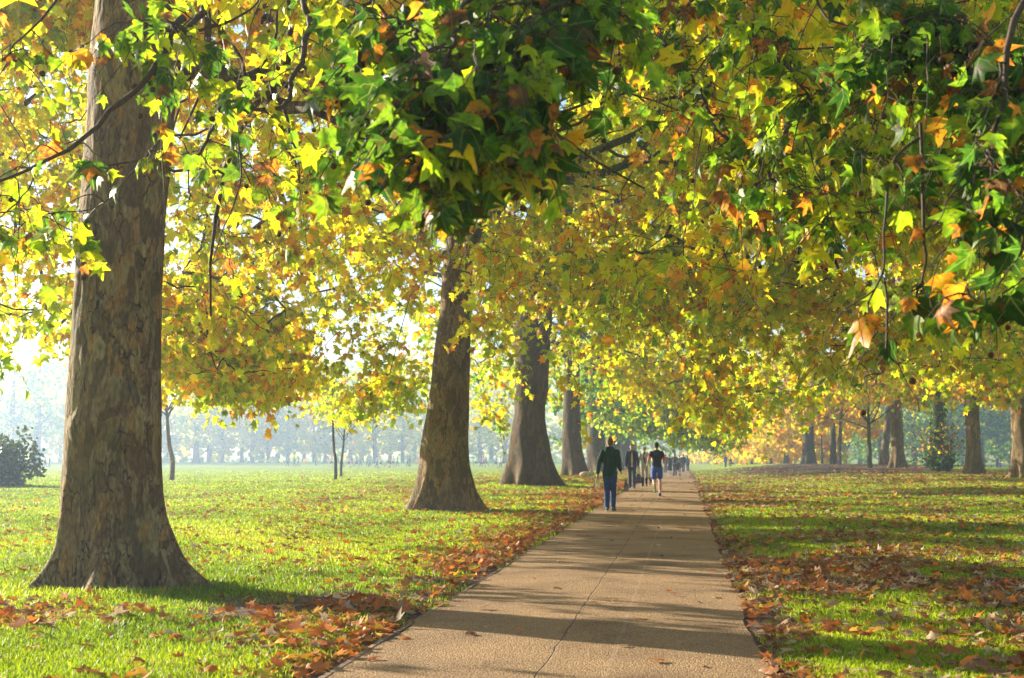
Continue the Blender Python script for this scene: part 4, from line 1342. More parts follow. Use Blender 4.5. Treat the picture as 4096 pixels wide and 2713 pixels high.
# woods closing the view
acc = Acc()
n = 26000
ang = rng.uniform(-.72, .62, n)
D = rng.uniform(360, 430, n)
X, Y = D * np.sin(ang), D * np.cos(ang)
H = 22 + 14 * fnoise(np.stack([X * .03, Y * .03, X * 0], -1), 77, 2) - np.maximum(0, X) * .03
P = np.stack([X, Y, -.5 + H * rng.random(n) ** .8], -1)
put_leaves(acc, P, rand_dirs(n) + (0, 0, -.4), rand_dirs(n), rng.uniform(1.3, 2.6, n), np.clip(rng.normal(.5, .15, n), 0, 1), rng.random(n), TM_LOW)
o = acc.build('far_woods', M['leaf_far'])
tag(o, 'misty woods closing the view far across the park', 'woods', kind='stuff')

# ------------------------------------------------------------------ railing by the water on the right
M['rail'] = simple('painted_rail', (.06, .10, .16), .5, .15, 10)
p0, p1 = at(3600, 1880, 196), at(4200, 1880, 196)
f = thing('railing', 'low blue grey railing beyond the lawn at the right, seen between two trunks', 'railing', ((p0[0] + p1[0]) / 2, 196, tz((p0[0] + p1[0]) / 2, 196)))
a, pk = Acc(), Acc()
xs = np.arange(p0[0], p1[0], 1.9)
for h in (.98, .18):
    P = np.array([(x, 196, tz(x, 196) + h) for x in xs])
    tubes(a, P, np.full(len(P), .035), 6)
a.build('rail', M['rail'], f)
xp = np.arange(p0[0], p1[0], .33)
P = np.stack([np.stack([xp, xp * 0 + 196, terrain(xp, xp * 0 + 196) + .15], -1), np.stack([xp, xp * 0 + 196, terrain(xp, xp * 0 + 196) + 1.02], -1)], 1)
tubes(pk, P, np.full((len(xp), 2), .022), 5)
tag(pk.build('picket_panel', M['rail'], f))
for x in xs:
    q = Acc()
    z = tz(x, 196)
    tubes(q, np.array([(x, 196, z - .1), (x, 196, z + .9), (x, 196, z + 1.08), (x, 196, z + 1.12)]), np.array([.06, .06, .055, .03]), 8)
    q.build('post', M['rail'], f)
# lake glimpsed behind
acc = Acc()
acc.add([(30, 201, -1.02), (300, 201, -1.02), (300, 236, -1.02), (30, 236, -1.02)], None, [(0, 1, 2, 3)])
mw = bpy.data.materials.new('lake_water')
nt, out, N, L = nodes(mw)
b = N('BsdfPrincipled'); b.inputs['Base Color'].default_value = (.03, .06, .08, 1); b.inputs['Roughness'].default_value = .12
tc = N('TexCoord'); nz = N('TexNoise'); nz.inputs['Scale'].default_value = 1.2; L(tc.outputs['Object'], nz.inputs['Vector'])
bp = N('Bump'); bp.inputs['Strength'].default_value = .25; L(nz.outputs['Fac'], bp.inputs['Height']); L(bp.outputs[0], b.inputs['Normal'])
L(b.outputs[0], out.inputs[0])
tag(acc.build('lake_water', mw), kind='structure')

# ------------------------------------------------------------------ grass
def px_scatter(n, y0, y1, x0=-350, x1=4450):
    """ground positions spread evenly over what the view covers (dense near, sparse far)"""
    y = CYP + 0 * rng.random(n) + (y0 - CYP) + (y1 - y0) * rng.random(n)
    x = rng.uniform(x0, x1, n)
    d = CF[None] + ((x - CXP) / FPX)[:, None] * CR[None] + ((CYP - y) / FPX)[:, None] * CU[None]
    t = -EYE / d[:, 2]
    P = CAMP + d * t[:, None]
    for _ in range(3):
        z = terrain(P[:, 0], P[:, 1])
        t = np.where(np.abs(d[:, 2]) > 1e-4, (z - EYE) / d[:, 2], t)
        P = CAMP + d * t[:, None]
    P[:, 2] = terrain(P[:, 0], P[:, 1])
    return P


def off_path(X):
    return np.where(X < PATH_L, PATH_L - X, np.where(X > PATH_R, X - PATH_R, 0))


def litter_density(X, Y):
    """leaves per square metre"""
    g = fnoise(np.stack([X * .7, Y * .5, X * 0], -1), 201, 3)
    g2 = fnoise(np.stack([X * .22, Y * .16, X * 0 + 4], -1), 202, 2)
    off = off_path(X)
    left = X < PATH_L
    d = np.where(left, 15 * smooth01(g, .36, .60) + 5, 40 * smooth01(g, .36, .58) * smooth01(g2, .2, .5) * 1.5 + 30 + 75 * smooth01(-Y, -17, -11) * smooth01(g, .33, .5))
    d = d + np.where(left, 110 * np.exp(-(((X + 5.1) / 1.7) ** 2 + ((Y - 9.9) / .75) ** 2)) * smooth01(g, .30, .5) + 16 * np.exp(-((Y - 8.5) / 3) ** 2) * smooth01(g, .35, .55), 0)
    # strip beside the path
    d = d + np.where(left, 120 * np.exp(-(np.maximum(0, off - .55) / .6) ** 2) * (off > .08) * (.35 + smooth01(g, .35, .6)), 0)
    d = d + np.where(~left, 150 * np.exp(-(np.maximum(0, off - .15) / (1.5 + 1.2 * g2)) ** 2) * (off > 0) * smooth01(g, .34, .58), 0)
    # drifts
    d = d + np.where(~left & (off > 0), 150 * smooth01(X, 1.0, 2.6) * smooth01(-Y, -10.8, -8.6) * (.45 + .55 * smooth01(g, .3, .5)), 0)
    d = d + np.where(~left, 300 * np.exp(-(((Y - 9.6) / 3.4) ** 2)) * np.exp(-((X - 2.4) / 2.2) ** 2) * smooth01(g, .36, .54), 0)
    d = d + np.where(left, 130 * np.exp(-(((X + 4.6) / 1.5) ** 2 + ((Y - 10.2) / 1.0) ** 2)) * smooth01(g, .34, .55), 0)
    d = d + np.where(left, 30 * np.exp(-((X + 6) / 3.2) ** 2) * smooth01(Y, 24, 40) * smooth01(g, .38, .55), 0)
    d = np.where(~left, d * (1 - .6 * smooth01(Y, 15, 26)), d)
    d = np.where(off <= 0, 1.5 * (.3 + smooth01(g, .4, .6)), d)
    d = d * np.where(X < -11, np.exp(-(-11 - X) / 6), 1) * np.where(Y > 75, .5, 1)
    return d


def grass_keep(P):
    X, Y = P[:, 0], P[:, 1]
    off = off_path(X)
    w = soil_mask(X, Y)
    n = fnoise(np.stack([X * 1.3, Y * 1.3, X * 0], -1), 301, 3)
    pr = 1 - smooth01(w + (n - .5) * 1.1, .30, .70)
    # a thin green fringe right against the edging on the left
    fr = (X < PATH_L) & (off < .22) & (n > .43)
    return (off > .01) & (rng.random(len(P)) < np.where(fr, .8, pr))


def near_trunk(P, pad=0.0):
    k = np.zeros(len(P), bool)
    for (x, y, r) in ((-5.75, 12.6, .62), (-5.9, 31.3, .75), (-5.88, 49, 1.1), (-5.85, 67, .8), (-5.8, 87, .7)):
        k |= (P[:, 0] - x) ** 2 + (P[:, 1] - y) ** 2 < (r + pad) ** 2
    return k


def grass(n, y0, y1, hmin, hmax, wk):
    P = px_scatter(n, y0, y1)
    P = P[(P[:, 1] > 4) & (P[:, 1] < 140)]
    P = P[grass_keep(P) & ~near_trunk(P)]
    n = len(P)
    D = P[:, 1]
    tall = .75 + .7 * fnoise(np.stack([P[:, 0] * 1.1, P[:, 1] * 1.1, P[:, 0] * 0], -1), 310, 2)
    # longer where mowers do not reach: round the trunk and along the edges
    ring = np.exp(-((np.hypot(P[:, 0] + 5.75, P[:, 1] - 12.6) - 1.05) / .35) ** 2)
    h = rng.uniform(hmin, hmax, n) * tall * (1 + .9 * ring) * (1 + D * .006)
    w = np.maximum(.0036, D * wk) * rng.uniform(.7, 1.3, n)
    az = rng.uniform(0, 2 * PI, n)
    lean = rng.uniform(.15, .95, n)
    dx, dy = np.cos(az), np.sin(az)
    fa = rng.uniform(0, 2 * PI, n)
    sx, sy = np.cos(fa) * w, np.sin(fa) * w
    Z = P[:, 2] - .008
    V = np.empty((n, 5, 3))
    V[:, 0] = np.stack([P[:, 0] - sx, P[:, 1] - sy, Z], -1)
    V[:, 1] = np.stack([P[:, 0] + sx, P[:, 1] + sy, Z], -1)
    mx, my = P[:, 0] + dx * h * lean * .35, P[:, 1] + dy * h * lean * .35
    V[:, 2] = np.stack([mx + sx * .8, my + sy * .8, Z + h * .6], -1)
    V[:, 3] = np.stack([mx - sx * .8, my - sy * .8, Z + h * .6], -1)
    V[:, 4] = np.stack([P[:, 0] + dx * h * lean, P[:, 1] + dy * h * lean, Z + h * (1 - .35 * lean)], -1)
    hue = np.clip(.5 + .55 * (fnoise(np.stack([P[:, 0] * .5, P[:, 1] * .5, P[:, 0] * 0], -1), 320, 3) - .5) * 2 + rng.normal(0, .14, n), 0, .92)
    hue = np.where(rng.random(n) < .03, 1.0, hue)
    A = np.zeros((n, 5, 4), np.float32)
    A[..., 0] = hue[:, None]
    A[..., 1] = rng.random(n)[:, None]
    A[..., 2:] = .5
    b = (np.arange(n) * 5)[:, None]
    return V.reshape(-1, 3), b + np.array([[3, 2, 4]]), b + np.array([[0, 1, 2, 3]]), A.reshape(-1, 4)


acc = Acc()
for args in ((210000, 2150, 2860, .028, .062, .0004), (190000, 1935, 2200, .030, .065, .00034), (70000, 1868, 1950, .035, .07, .00030)):
    V, T, Q, A = grass(*args)
    acc.add(V, T, Q, A)
g = acc.build('grass', M['grass'])
tag(g, 'short lime green lawn grass on both sides of the path', 'grass', kind='stuff')


# ------------------------------------------------------------------ fallen leaves
def litter_hue(P):
    n = len(P)
    left = P[:, 0] < PATH_L + .1
    h = np.where(left, rng.choice([.12, .3, .45, .5, .6, .75, .9, 1.0], n, p=[.05, .13, .25, .21, .17, .09, .06, .04]), rng.choice([.12, .3, .45, .58, .72, .86, 1.0], n, p=[.03, .07, .13, .18, .27, .22, .10]))
    return np.clip(h + rng.normal(0, .04, n), .02, 1)


def leaf_lie(P, n):
    tilt = rng.normal(0, .30, (n, 3))
    tilt[:, 2] = 1
    return norm(tilt)


def scatter_litter(nc, y0, y1):
    P = px_scatter(nc, y0, y1)
    P = P[(P[:, 1] > 4) & (P[:, 1] < 150) & ~near_trunk(P)]
    return P


# candidates by area, thinned to the wanted density; far ones larger and fewer
acc = Acc()
singles = []
for (y0, y1, nc, sc_) in ((2080, 2900, 160000, 1.0), (1925, 2080, 130000, 1.1), (1868, 1925, 40000, 1.5)):
    P = scatter_litter(nc, y0, y1)
    D = P[:, 1]
    # area of ground per candidate: pixel footprint
    foot = (4800 * (y1 - y0) / nc) * (D ** 3) / (FPX ** 2 * EYE)
    pr = litter_density(P[:, 0], P[:, 1]) * foot / sc_ ** 1.4
    P = P[rng.random(len(P)) < pr]
    n = len(P)
    off = off_path(P[:, 0])
    onp = off <= 0
    size = np.where(onp, rng.uniform(.06, .125, n), rng.uniform(.045, .14, n)) * sc_
    P[:, 2] = np.where(onp, np.interp(P[:, 1], *_PY) + .032, P[:, 2] + rng.uniform(.012, .05, n))
    hue = litter_hue(P)
    px, py, pz = project(P)
    if y1 > 2500:
        vis = (px > 0) & (px < 4096) & (py < 2740)
        rank = np.where(vis, size / pz * np.where(onp, 1.9, 1), 0)
        pick = np.argsort(-rank)[:290]
        for i in pick:
            singles.append((P[i], size[i], hue[i], bool(onp[i])))
        m = np.ones(n, bool); m[pick] = False
        P, size, hue, onp = P[m], size[m], hue[m], onp[m]
        n = len(P)
    az = rng.uniform(0, 2 * PI, n)
    nr = leaf_lie(P, n)
    nr[onp] = norm(nr[onp] * (1, 1, 2.5))
    tip = np.stack([np.cos(az), np.sin(az), rng.normal(0, .2, n)], -1)
    put_leaves(acc, P, tip, nr * rng.choice((-1, 1), n)[:, None], size, hue, rng.random(n), TM_MID, fold=(-.1, .7), curl=(-.6, 1.1))
o = acc.build('fallen_leaves', M['dry'], smooth=True)
tag(o, 'carpet of dry fallen plane leaves over the lawn and along the path', 'fallen leaves', kind='stuff')

HUES = [('yellow', .16), ('amber', .31), ('orange', .46), ('russet', .60), ('brown', .75), ('tan', .90)]
DRYMESH = {}
for hn, hv in HUES:
    for v in range(4):
        a = Acc()
        k = 1
        put_leaves(a, np.zeros((1, 3)), np.array([(0, 1., 0)]), np.array([(0, 0, 1.)]), np.ones(1), np.array([hv]), np.array([.25 + .2 * v]), TM_NEAR,
                   fold=((-.05, .05), (.25, .4), (.45, .7), (-.3, -.1))[v], curl=((-.1, .1), (.2, .5), (.7, 1.2), (.3, .8))[v])
        # leaf stalk
        DRYMESH[hn, v] = a.mesh('fallen_leaf', M['dry'])
for (p, s, h, onp) in singles:
    hn = min(HUES, key=lambda t: abs(t[1] - h))[0]
    v = random.randrange(2) if onp and random.random() < .7 else random.randrange(4)
    o = bpy.data.objects.new('fallen_leaf', DRYMESH[hn, v])
    COL.objects.link(o)
    o.location = p + np.array((0, 0, .006 + (.012 * s / .15 if v == 2 else 0)))
    o.rotation_euler = (random.gauss(0, .10 if onp else .3), random.gauss(0, .10 if onp else .3), random.uniform(0, 2 * PI))
    o.scale = (s, s, s)
    form = ('flat', 'folded', 'curled', 'cupped')[v]
    where = 'on the path' if onp else ('on the left verge' if -4.4 < p[0] < PATH_L else 'before the nearest trunk' if p[0] <= -4.4 else 'on the right verge')
    o['label'] = f'{hn} {form} fallen plane leaf lying {where}'
    o['category'] = 'fallen leaf'
    o['group'] = f'{hn} {form} leaves {where}'

# pale piece of fallen branch on the grass by the fourth trunk
q = at(2345, 1908, 66)
a = Acc()
z = tz(q[0], 66)
P = curve_pts([(q[0] - .35, 66, z + .10), (q[0], 65.9, z + .14), (q[0] + .38, 66.1, z + .16)], 9)
tubes(a, P, np.array([.05, .10, .12, .13, .13, .12, .12, .11, .10]), 10)
tubes(a, curve_pts([P[6], P[6] + (.05, -.05, .15), P[6] + (.1, -.1, .28)], 4), np.array([.05, .045, .04, .03]), 6)
tag(a.build('branch_stub', simple('bleached_wood', (.5, .4, .28), .9, .3, 12, bump=.3)), 'pale stub of fallen branch on the grass beside the fourth trunk', 'fallen branch')

# ------------------------------------------------------------------ people
def _ring(bm, c, ax, ay, n=16):
    return [bm.verts.new(c + math.cos(2 * PI * i / n) * ax + math.sin(2 * PI * i / n) * ay) for i in range(n)]


def _skin(bm, rings, cap=True):
    for a, b in zip(rings[:-1], rings[1:]):
        n = len(a)
        for i in range(n):
            bm.faces.new((a[i], a[(i + 1) % n], b[(i + 1) % n], b[i]))
    if cap:
        bm.faces.new(rings[0][::-1])
        bm.faces.new(rings[-1])


def solid(name, pieces, mat, voxel=.014, smooth=4, parent=None):
    """fuse tapered limbs, ellipsoids and lofted sections into one continuous skin"""
    bm = bmesh.new()
    for p in pieces:
        k = p[0]
        if k == 'cap':
            a, b, r0, r1 = Vector(p[1]), Vector(p[2]), p[3], p[4]
            d = (b - a)
            if d.length < 1e-5:
                d = Vector((0, 0, .001))
            z = d.normalized()
            x = z.orthogonal().normalized()
            y = z.cross(x)
            rings = []
            for t in (-.95, -.7, -.35):
                s = math.sqrt(1 - t * t)
                rings.append(_ring(bm, a + z * t * r0, x * r0 * s, y * r0 * s, 12))
            rings.append(_ring(bm, a, x * r0, y * r0, 12))
            rings.append(_ring(bm, b, x * r1, y * r1, 12))
            for t in (.35, .7, .95):
                s = math.sqrt(1 - t * t)
                rings.append(_ring(bm, b + z * t * r1, x * r1 * s, y * r1 * s, 12))
            _skin(bm, rings)
        elif k == 'ell':
            c, r = Vector(p[1]), p[2]
            rot = p[3] if len(p) > 3 else Matrix.Identity(3)
            rings = []
            for t in (-.97, -.8, -.5, -.15, .15, .5, .8, .97):
                s = math.sqrt(1 - t * t)
                rings.append(_ring(bm, c + rot @ Vector((0, 0, t * r[2])), rot @ Vector((r[0] * s, 0, 0)), rot @ Vector((0, r[1] * s, 0)), 14))
            _skin(bm, rings)
        elif k == 'loft':
            _skin(bm, [_ring(bm, Vector(c), Vector((rx, 0, 0)), Vector((0, ry, 0)), 18) for c, rx, ry in p[1]])
    me = bpy.data.meshes.new(name)
    bmesh.ops.recalc_face_normals(bm, faces=bm.faces[:])
    bm.to_mesh(me)
    bm.free()
    o = bpy.data.objects.new(name + '_tmp', me)
    COL.objects.link(o)
    md = o.modifiers.new('r', 'REMESH')
    md.mode = 'VOXEL'
    md.voxel_size = voxel
    md.use_smooth_shade = True
    if smooth:
        ms = o.modifiers.new('s', 'SMOOTH')
        ms.factor = .5
        ms.iterations = smooth
    dg = bpy.context.evaluated_depsgraph_get()
    res = bpy.data.meshes.new_from_object(o.evaluated_get(dg))
    bpy.data.objects.remove(o)
    bpy.data.meshes.remove(me)
    res.name = name
    res.materials.clear()
    res.materials.append(mat)
    res.polygons.foreach_set('use_smooth', np.ones(len(res.polygons), bool))
    r = bpy.data.objects.new(name, res)
    COL.objects.link(r)
    if parent is not None:
        r.parent = parent
    return r


MATS = {}


def cloth(col, rough=.85, var=.18, scale=30):
    k = (tuple(col), rough)
    if k not in MATS:
        MATS[k] = simple('cloth', col, rough, var, scale, .2)
    return MATS[k]


SKIN = simple('skin', (.48, .27, .18), .55, .08, 12, .4)


def frame(deg, abd=0.0, side=1):
    """unit vector hanging down, swung forward by deg and out sideways by abd"""
    a, b = math.radians(deg), math.radians(abd)
    return Vector((side * math.sin(b) * math.cos(a), math.sin(a), -math.cos(a) * math.cos(b))).normalized()


def skeleton(pose):
    J = {}
    for s, k in ((-1, 'L'), (1, 'R')):
        hf, kn, ft = pose['leg' + k]
        hip = Vector((s * .095, 0, 0))
        th = frame(hf, pose.get('spread', 2) - 4, s)
        sh = frame(hf - kn, -1, s)
        knee = hip + th * .44
        ank = knee + sh * .42
        fd = Vector((s * .12, math.cos(math.radians(ft)), math.sin(math.radians(ft)))).normalized()
        # a lifted foot turns with the shin
        if kn > 40:
            fd = (Matrix.Rotation(math.radians(90), 3, 'X') @ sh)
            fd = Vector((0, fd.y, fd.z)).normalized()
            fd = (fd + sh * pose.get('point', .35)).normalized()
        heel = ank + Vector((0, 0, -.03)) - fd * .05
        toe = ank + fd * .17 + (sh * .05 if kn > 40 else Vector((0, 0, -.055)))
        J['hip' + k], J['knee' + k], J['ank' + k], J['heel' + k], J['toe' + k] = hip, knee, ank, heel, toe
    low = min(min(J['ank' + k].z - .085, J['toe' + k].z - .03) for k in 'LR')
    for k in list(J):
        J[k] = J[k] - Vector((0, 0, low))
    H = -low
    ln = pose.get('lean', 3)
    up = Vector((0, math.sin(math.radians(ln)), math.cos(math.radians(ln))))
    J['pel'] = Vector((0, 0, H))
    J['waist'] = J['pel'] + up * .16
    J['chest'] = J['pel'] + up * .38
    J['shc'] = J['pel'] + up * .51
    J['neck'] = J['pel'] + up * .58
    hd = pose.get('head', (0, 0))      # nod forward, turn
    J['head'] = J['neck'] + Vector((0, .02 + .05 * math.sin(math.radians(hd[0])), .125))
    J['hrot'] = Matrix.Rotation(math.radians(hd[1]), 3, 'Z') @ Matrix.Rotation(-math.radians(hd[0]), 3, 'X')
    for s, k in ((-1, 'L'), (1, 'R')):
        sw, ab, el = pose['arm' + k]
        shd = J['shc'] + Vector((s * .165, 0, -.035))
        u = frame(sw, ab, s)
        f = frame(sw + el, ab * .4 - pose.get('cross', 0), s)
        J['sh' + k] = shd
        J['el' + k] = shd + u * .285
        J['wr' + k] = J['el' + k] + f * .25
        J['hd' + k] = f
    return J


def person(label, loc, heading, height, pose, top, legs, hair, shoes=(.05, .05, .06), top_kind='jacket', legs_kind='trousers', hat=None, detail=True, skin=None, group=None, woman=False, extra=None, hair_kind='short', cat='person'):
    J = skeleton(pose)
    root = thing('person', label, cat, loc, heading, group)
    sc_ = height / 1.76
    root.scale = (sc_,) * 3
    vx = .011 if detail else .026
    sm = 3 if detail else 2
    skin = skin or SKIN
    w = .90 if woman else 1.0
    B = []
    up = (J['shc'] - J['pel']).normalized()
    B.append(('loft', [(J['pel'] - up * .09, .12, .085), (J['pel'], .155 * (1.05 if woman else 1), .11), (J['waist'], .128 * w, .095), (J['chest'], .155 * w, .115), (J['shc'] - up * .02, .165 * w, .10), (J['shc'] + up * .05, .07, .07)]))
    B.append(('cap', J['neck'] - up * .10, J['head'] - Vector((0, .01, .05)), .058, .052))
    hr = J['hrot']
    hc = J['head']
    B.append(('ell', hc, (.075, .095, .112), hr))
    B.append(('ell', hc + hr @ Vector((0, .030, -.055)), (.052, .062, .062), hr))
    B.append(('cap', hc + hr @ Vector((0, .088, .0)), hc + hr @ Vector((0, .108, -.028)), .010, .014))
    for s in (-1, 1):
        B.append(('ell', hc + hr @ Vector((s * .078, -.005, -.005)), (.012, .022, .034), hr))
    for k in 'LR':
        B.append(('cap', J['sh' + k], J['el' + k], .050 * w, .040 * w))
        B.append(('cap', J['el' + k], J['wr' + k], .040 * w, .027 * w))
        s = -1 if k == 'L' else 1
        f = J['hd' + k]
        side = Vector((1, 0, 0))
        pn = f.cross(side).normalized()
        pal = J['wr' + k] + f * .05
        B.append(('cap', J['wr' + k] + f * .015, J['wr' + k] + f * .075, .026, .030))
        if detail:
            spread = f.cross(pn).normalized()
            for q, ln in enumerate((.062, .072, .068, .052)):
                b0 = J['wr' + k] + f * .085 + spread * ((q - 1.5) * .017)
                b1 = b0 + f * ln * .55 + pn * (-.006)
                b2 = b1 + f * ln * .45 * .8 + pn * (-.020) * (1 if f.z < 0 else -1)
                B.append(('cap', b0, b1, .0095, .009))
                B.append(('cap', b1, b2, .009, .0075))
            t0 = J['wr' + k] + f * .04 - Vector((s * .022, 0, 0))
            B.append(('cap', t0, t0 + f * .04 - Vector((s * .02, -.012, 0)), .012, .009))
        else:
            B.append(('cap', J['wr' + k] + f * .08, J['wr' + k] + f * .14, .026, .018))
        B.append(('cap', J['hip' + k], J['knee' + k], .080, .050))
        mid = J['knee' + k] * .68 + J['ank' + k] * .32 + Vector((0, -.012, 0))
        B.append(('cap', J['knee' + k], mid, .050, .054))
        B.append(('cap', mid, J['ank' + k], .053, .034))
        B.append(('cap', J['heel' + k], J['toe' + k], .036, .030))
    solid('body', B, skin, vx, sm, root)
    # upper garment
    o = .020 if top_kind != 'tshirt' else .012
    hem = {'jacket': .16, 'hoodie': .10, 'tshirt': .06, 'coat': .50, 'vest': .05}[top_kind]
    G = [('loft', [(J['pel'] - up * hem + Vector((0, 0, 0)), (.165 + (.06 if top_kind == 'coat' else 0)) * (1.02 if woman else 1), .125 + (.05 if top_kind == 'coat' else 0)), (J['pel'] + up * .02, .165, .128), (J['waist'], .145 * w + o * .6, .112 + o * .4), (J['chest'], .160 * w + o, .125 + o), (J['shc'] - up * .03, .146 * w + o, .102 + o), (J['shc'] + up * .06, .068 + o, .07 + o)])]
    for k in 'LR':
        G.append(('cap', J['sh' + k] + Vector((0, 0, -.01)), J['sh' + k] * (0 if top_kind != 'tshirt' else .42) + J['el' + k] * (1 if top_kind != 'tshirt' else .58), .060 * w + o, .048 * w + o))
        if top_kind != 'tshirt':
            G.append(('cap', J['el' + k], J['wr' + k] - J['hd' + k] * .01, .047 * w + o * .7, .036 * w + o * .5))
    if top_kind == 'hoodie':
        G.append(('ell', J['neck'] + Vector((0, -.075, -.035)), (.125, .062, .075)))
        G.append(('ell', J['neck'] + Vector((0, .02, -.03)), (.10, .075, .05)))
        G.append(('loft', [(J['pel'] - up * .11, .160, .124), (J['pel'] - up * .05, .170, .134)]))
    if top_kind in ('jacket', 'coat'):
        G.append(('ell', J['neck'] + Vector((0, -.015, -.045)), (.095, .085, .045)))
    solid({'jacket': 'jacket', 'hoodie': 'hooded_top', 'tshirt': 'shirt', 'coat': 'coat', 'vest': 'shirt'}[top_kind], G, top, vx * 1.25, sm, root)
    # legs
    if legs_kind == 'trousers':
        G = [('loft', [(J['pel'] - up * .10, .15, .115), (J['pel'] - up * .02, .160, .124), (J['pel'] + up * .10, .148, .112)])]
        for k in 'LR':
            G.append(('cap', J['hip' + k] + Vector((0, 0, -.02)), J['knee' + k], .094, .072))
            G.append(('cap', J['knee' + k], J['ank' + k] + Vector((0, 0, .0)), .074, .060))
        solid('trousers', G, legs, vx * 1.25, sm, root)
    elif legs_kind == 'shorts':
        G = [('loft', [(J['pel'] - up * .10, .158, .122), (J['pel'] - up * .02, .172, .13), (J['pel'] + up * .09, .15, .115)])]
        for k in 'LR':
            e = J['hip' + k] * .28 + J['knee' + k] * .72
            G.append(('cap', J['hip' + k] + Vector((0, 0, -.02)), e, .092, .086))
        solid('shorts', G, legs, vx * 1.25, sm, root)
    elif legs_kind == 'boots':
        G = [('loft', [(J['pel'] - up * .10, .15, .115), (J['pel'] - up * .02, .168, .124), (J['pel'] + up * .10, .140, .108)])]
        for k in 'LR':
            G.append(('cap', J['hip' + k] + Vector((0, 0, -.02)), J['knee' + k], .088, .062))
            G.append(('cap', J['knee' + k], J['knee' + k] * .7 + J['ank' + k] * .3, .062, .060))
        solid('trousers', G, legs, vx * 1.25, sm, root)
    for k in 'LR':
        kk = pose['leg' + k][1]
        G = [('cap', J['heel' + k] + Vector((0, 0, .0)), J['toe' + k], .047, .040), ('cap', J['heel' + k], J['ank' + k], .045, .045)]
        if legs_kind == 'boots':
            G.append(('cap', J['ank' + k], J['knee' + k] * .72 + J['ank' + k] * .28, .052, .064))
        solid('boot' if legs_kind == 'boots' else 'shoe', G, cloth(shoes, .6), vx * 1.1, 2, root)
    # hair
    H = [('ell', hc + hr @ Vector((0, -.018, .030)), (.082, .092, .094), hr)]
    if hair_kind == 'long':
        H.append(('cap', hc + hr @ Vector((0, -.06, 0)), hc + Vector((0, -.10, -.30)), .075, .09))
    elif hair_kind == 'bun':
        H.append(('cap', hc + hr @ Vector((0, -.06, -.01)), hc + Vector((0, -.09, -.12)), .06, .05))
    else:
        H.append(('ell', hc + hr @ Vector((0, -.045, -.035)), (.066, .055, .055), hr))
    if hat is None or hair_kind != 'short':
        solid('hair', H, cloth(hair, .7, .35, 90), vx, 2, root)
    if hat is not None:
        solid('knit_cap', [('ell', hc + hr @ Vector((0, -.008, .040)), (.088, .105, .088), hr), ('loft', [(hc + Vector((0, -.005, .005)), .088, .104), (hc + Vector((0, -.008, .045)), .090, .106)])], cloth(hat, .95, .3, 120), vx, 2, root)
    if detail:
        for s in (-1, 1):
            e = hc + hr @ Vector((s * .030, .089, .012))
            solid('eye', [('ell', e, (.011, .006, .006), hr)], cloth((.03, .02, .02), .3), .004, 0, root)
            e = hc + hr @ Vector((s * .030, .090, .030))
            solid('eyebrow', [('ell', e, (.018, .006, .005), hr)], cloth(hair, .8), .004, 0, root)
        solid('mouth', [('ell', hc + hr @ Vector((0, .087, -.060)), (.022, .007, .006), hr)], cloth((.30, .10, .09), .5), .004, 0, root)
    if extra:
        extra(root, J, up, vx)
    return root, J, sc_


def spot(px, Y, feet=None):
    """ground point under photo column px at distance Y"""
    p = at(px, 1900, Y)
    x = p[0]
    if PATH_L < x < PATH_R:
        return (x, Y, float(np.interp(Y, *_PY)) + .02)
    return (x, Y, tz(x, Y))


def wpt(root, v, sc_, loc, heading):
    return Matrix.Translation(loc) @ Matrix.Rotation(heading, 4, 'Z') @ Matrix.Scale(sc_, 4) @ Vector(v)


# 1: walking away, dark green hooded top, blue jeans
GRN = cloth((.012, .045, .028), .9)
JEANS = simple('denim', (.018, .055, .17), .85, .45, 22, .2)


def hood_extra(root, J, up, vx):
    c = J['shL'] * .45 + J['elL'] * .55 + Vector((-.073, -.01, 0))
    solid('sleeve_patch', [('ell', c, (.012, .03, .035))], cloth((.6, .12, .05)), .006, 1, root)
    for k in 'LR':
        solid('shoe_sole', [('cap', J['heel' + k] + Vector((0, -.012, -.035)), J['toe' + k] + Vector((0, .012, -.022)), .024, .022)], cloth((.6, .62, .66), .6), .008, 1, root)


loc = spot(2440, 31.4)
pose = dict(legL=(-4, 4, 0), legR=(7, 6, 0), armL=(-6, 20, 10), armR=(-14, 12, 62), spread=1, lean=1, head=(4, 12))
P1, J1, s1 = person('person walking away in dark green hooded top and blue jeans, nearest on the path', loc, math.radians(-3), 1.82, pose, GRN, JEANS, (.13, .055, .022), (.10, .16, .15), 'hoodie', extra=hood_extra)
h = wpt(P1, J1['wrL'] + J1['hdL'] * .12, s1, loc, math.radians(-3))
a = Acc()
for k in range(3):
    c = [h + Vector((0, 0, .03)), h + Vector((-.02 - .01 * k, .02, -.10)), h + Vector((-.035 + .03 * k, .01, -.23)), h + Vector((.0 + .02 * k, -.01, -.14)), h + Vector((.012, 0, 0))]
    tubes(a, curve_pts([tuple(v) for v in c], 14), np.full(14, .0055), 5)
tag(a.build('cord', cloth((.62, .56, .47), .9)), 'pale looped cord dangling from the hand of the person in the green hooded top', 'cord')

# 2: coming towards us, dark open jacket over a pale shirt
def jacket_extra(root, J, up, vx):
    solid('shirt', [('loft', [(J['pel'] - up * .10 + Vector((0, .07, 0)), .070, .062), (J['waist'] + Vector((0, .068, 0)), .066, .062), (J['chest'] + Vector((0, .080, 0)), .060, .072), (J['shc'] + Vector((0, .05, .02)), .040, .06)])], cloth((.58, .44, .42)), .012, 3, root)
    for s in (-1, 1):
        solid('lapel', [('cap', J['neck'] + Vector((s * .06, .07, -.06)), J['chest'] + Vector((s * .075, .135, -.03)), .024, .020)], cloth((.02, .022, .032)), .010, 2, root)


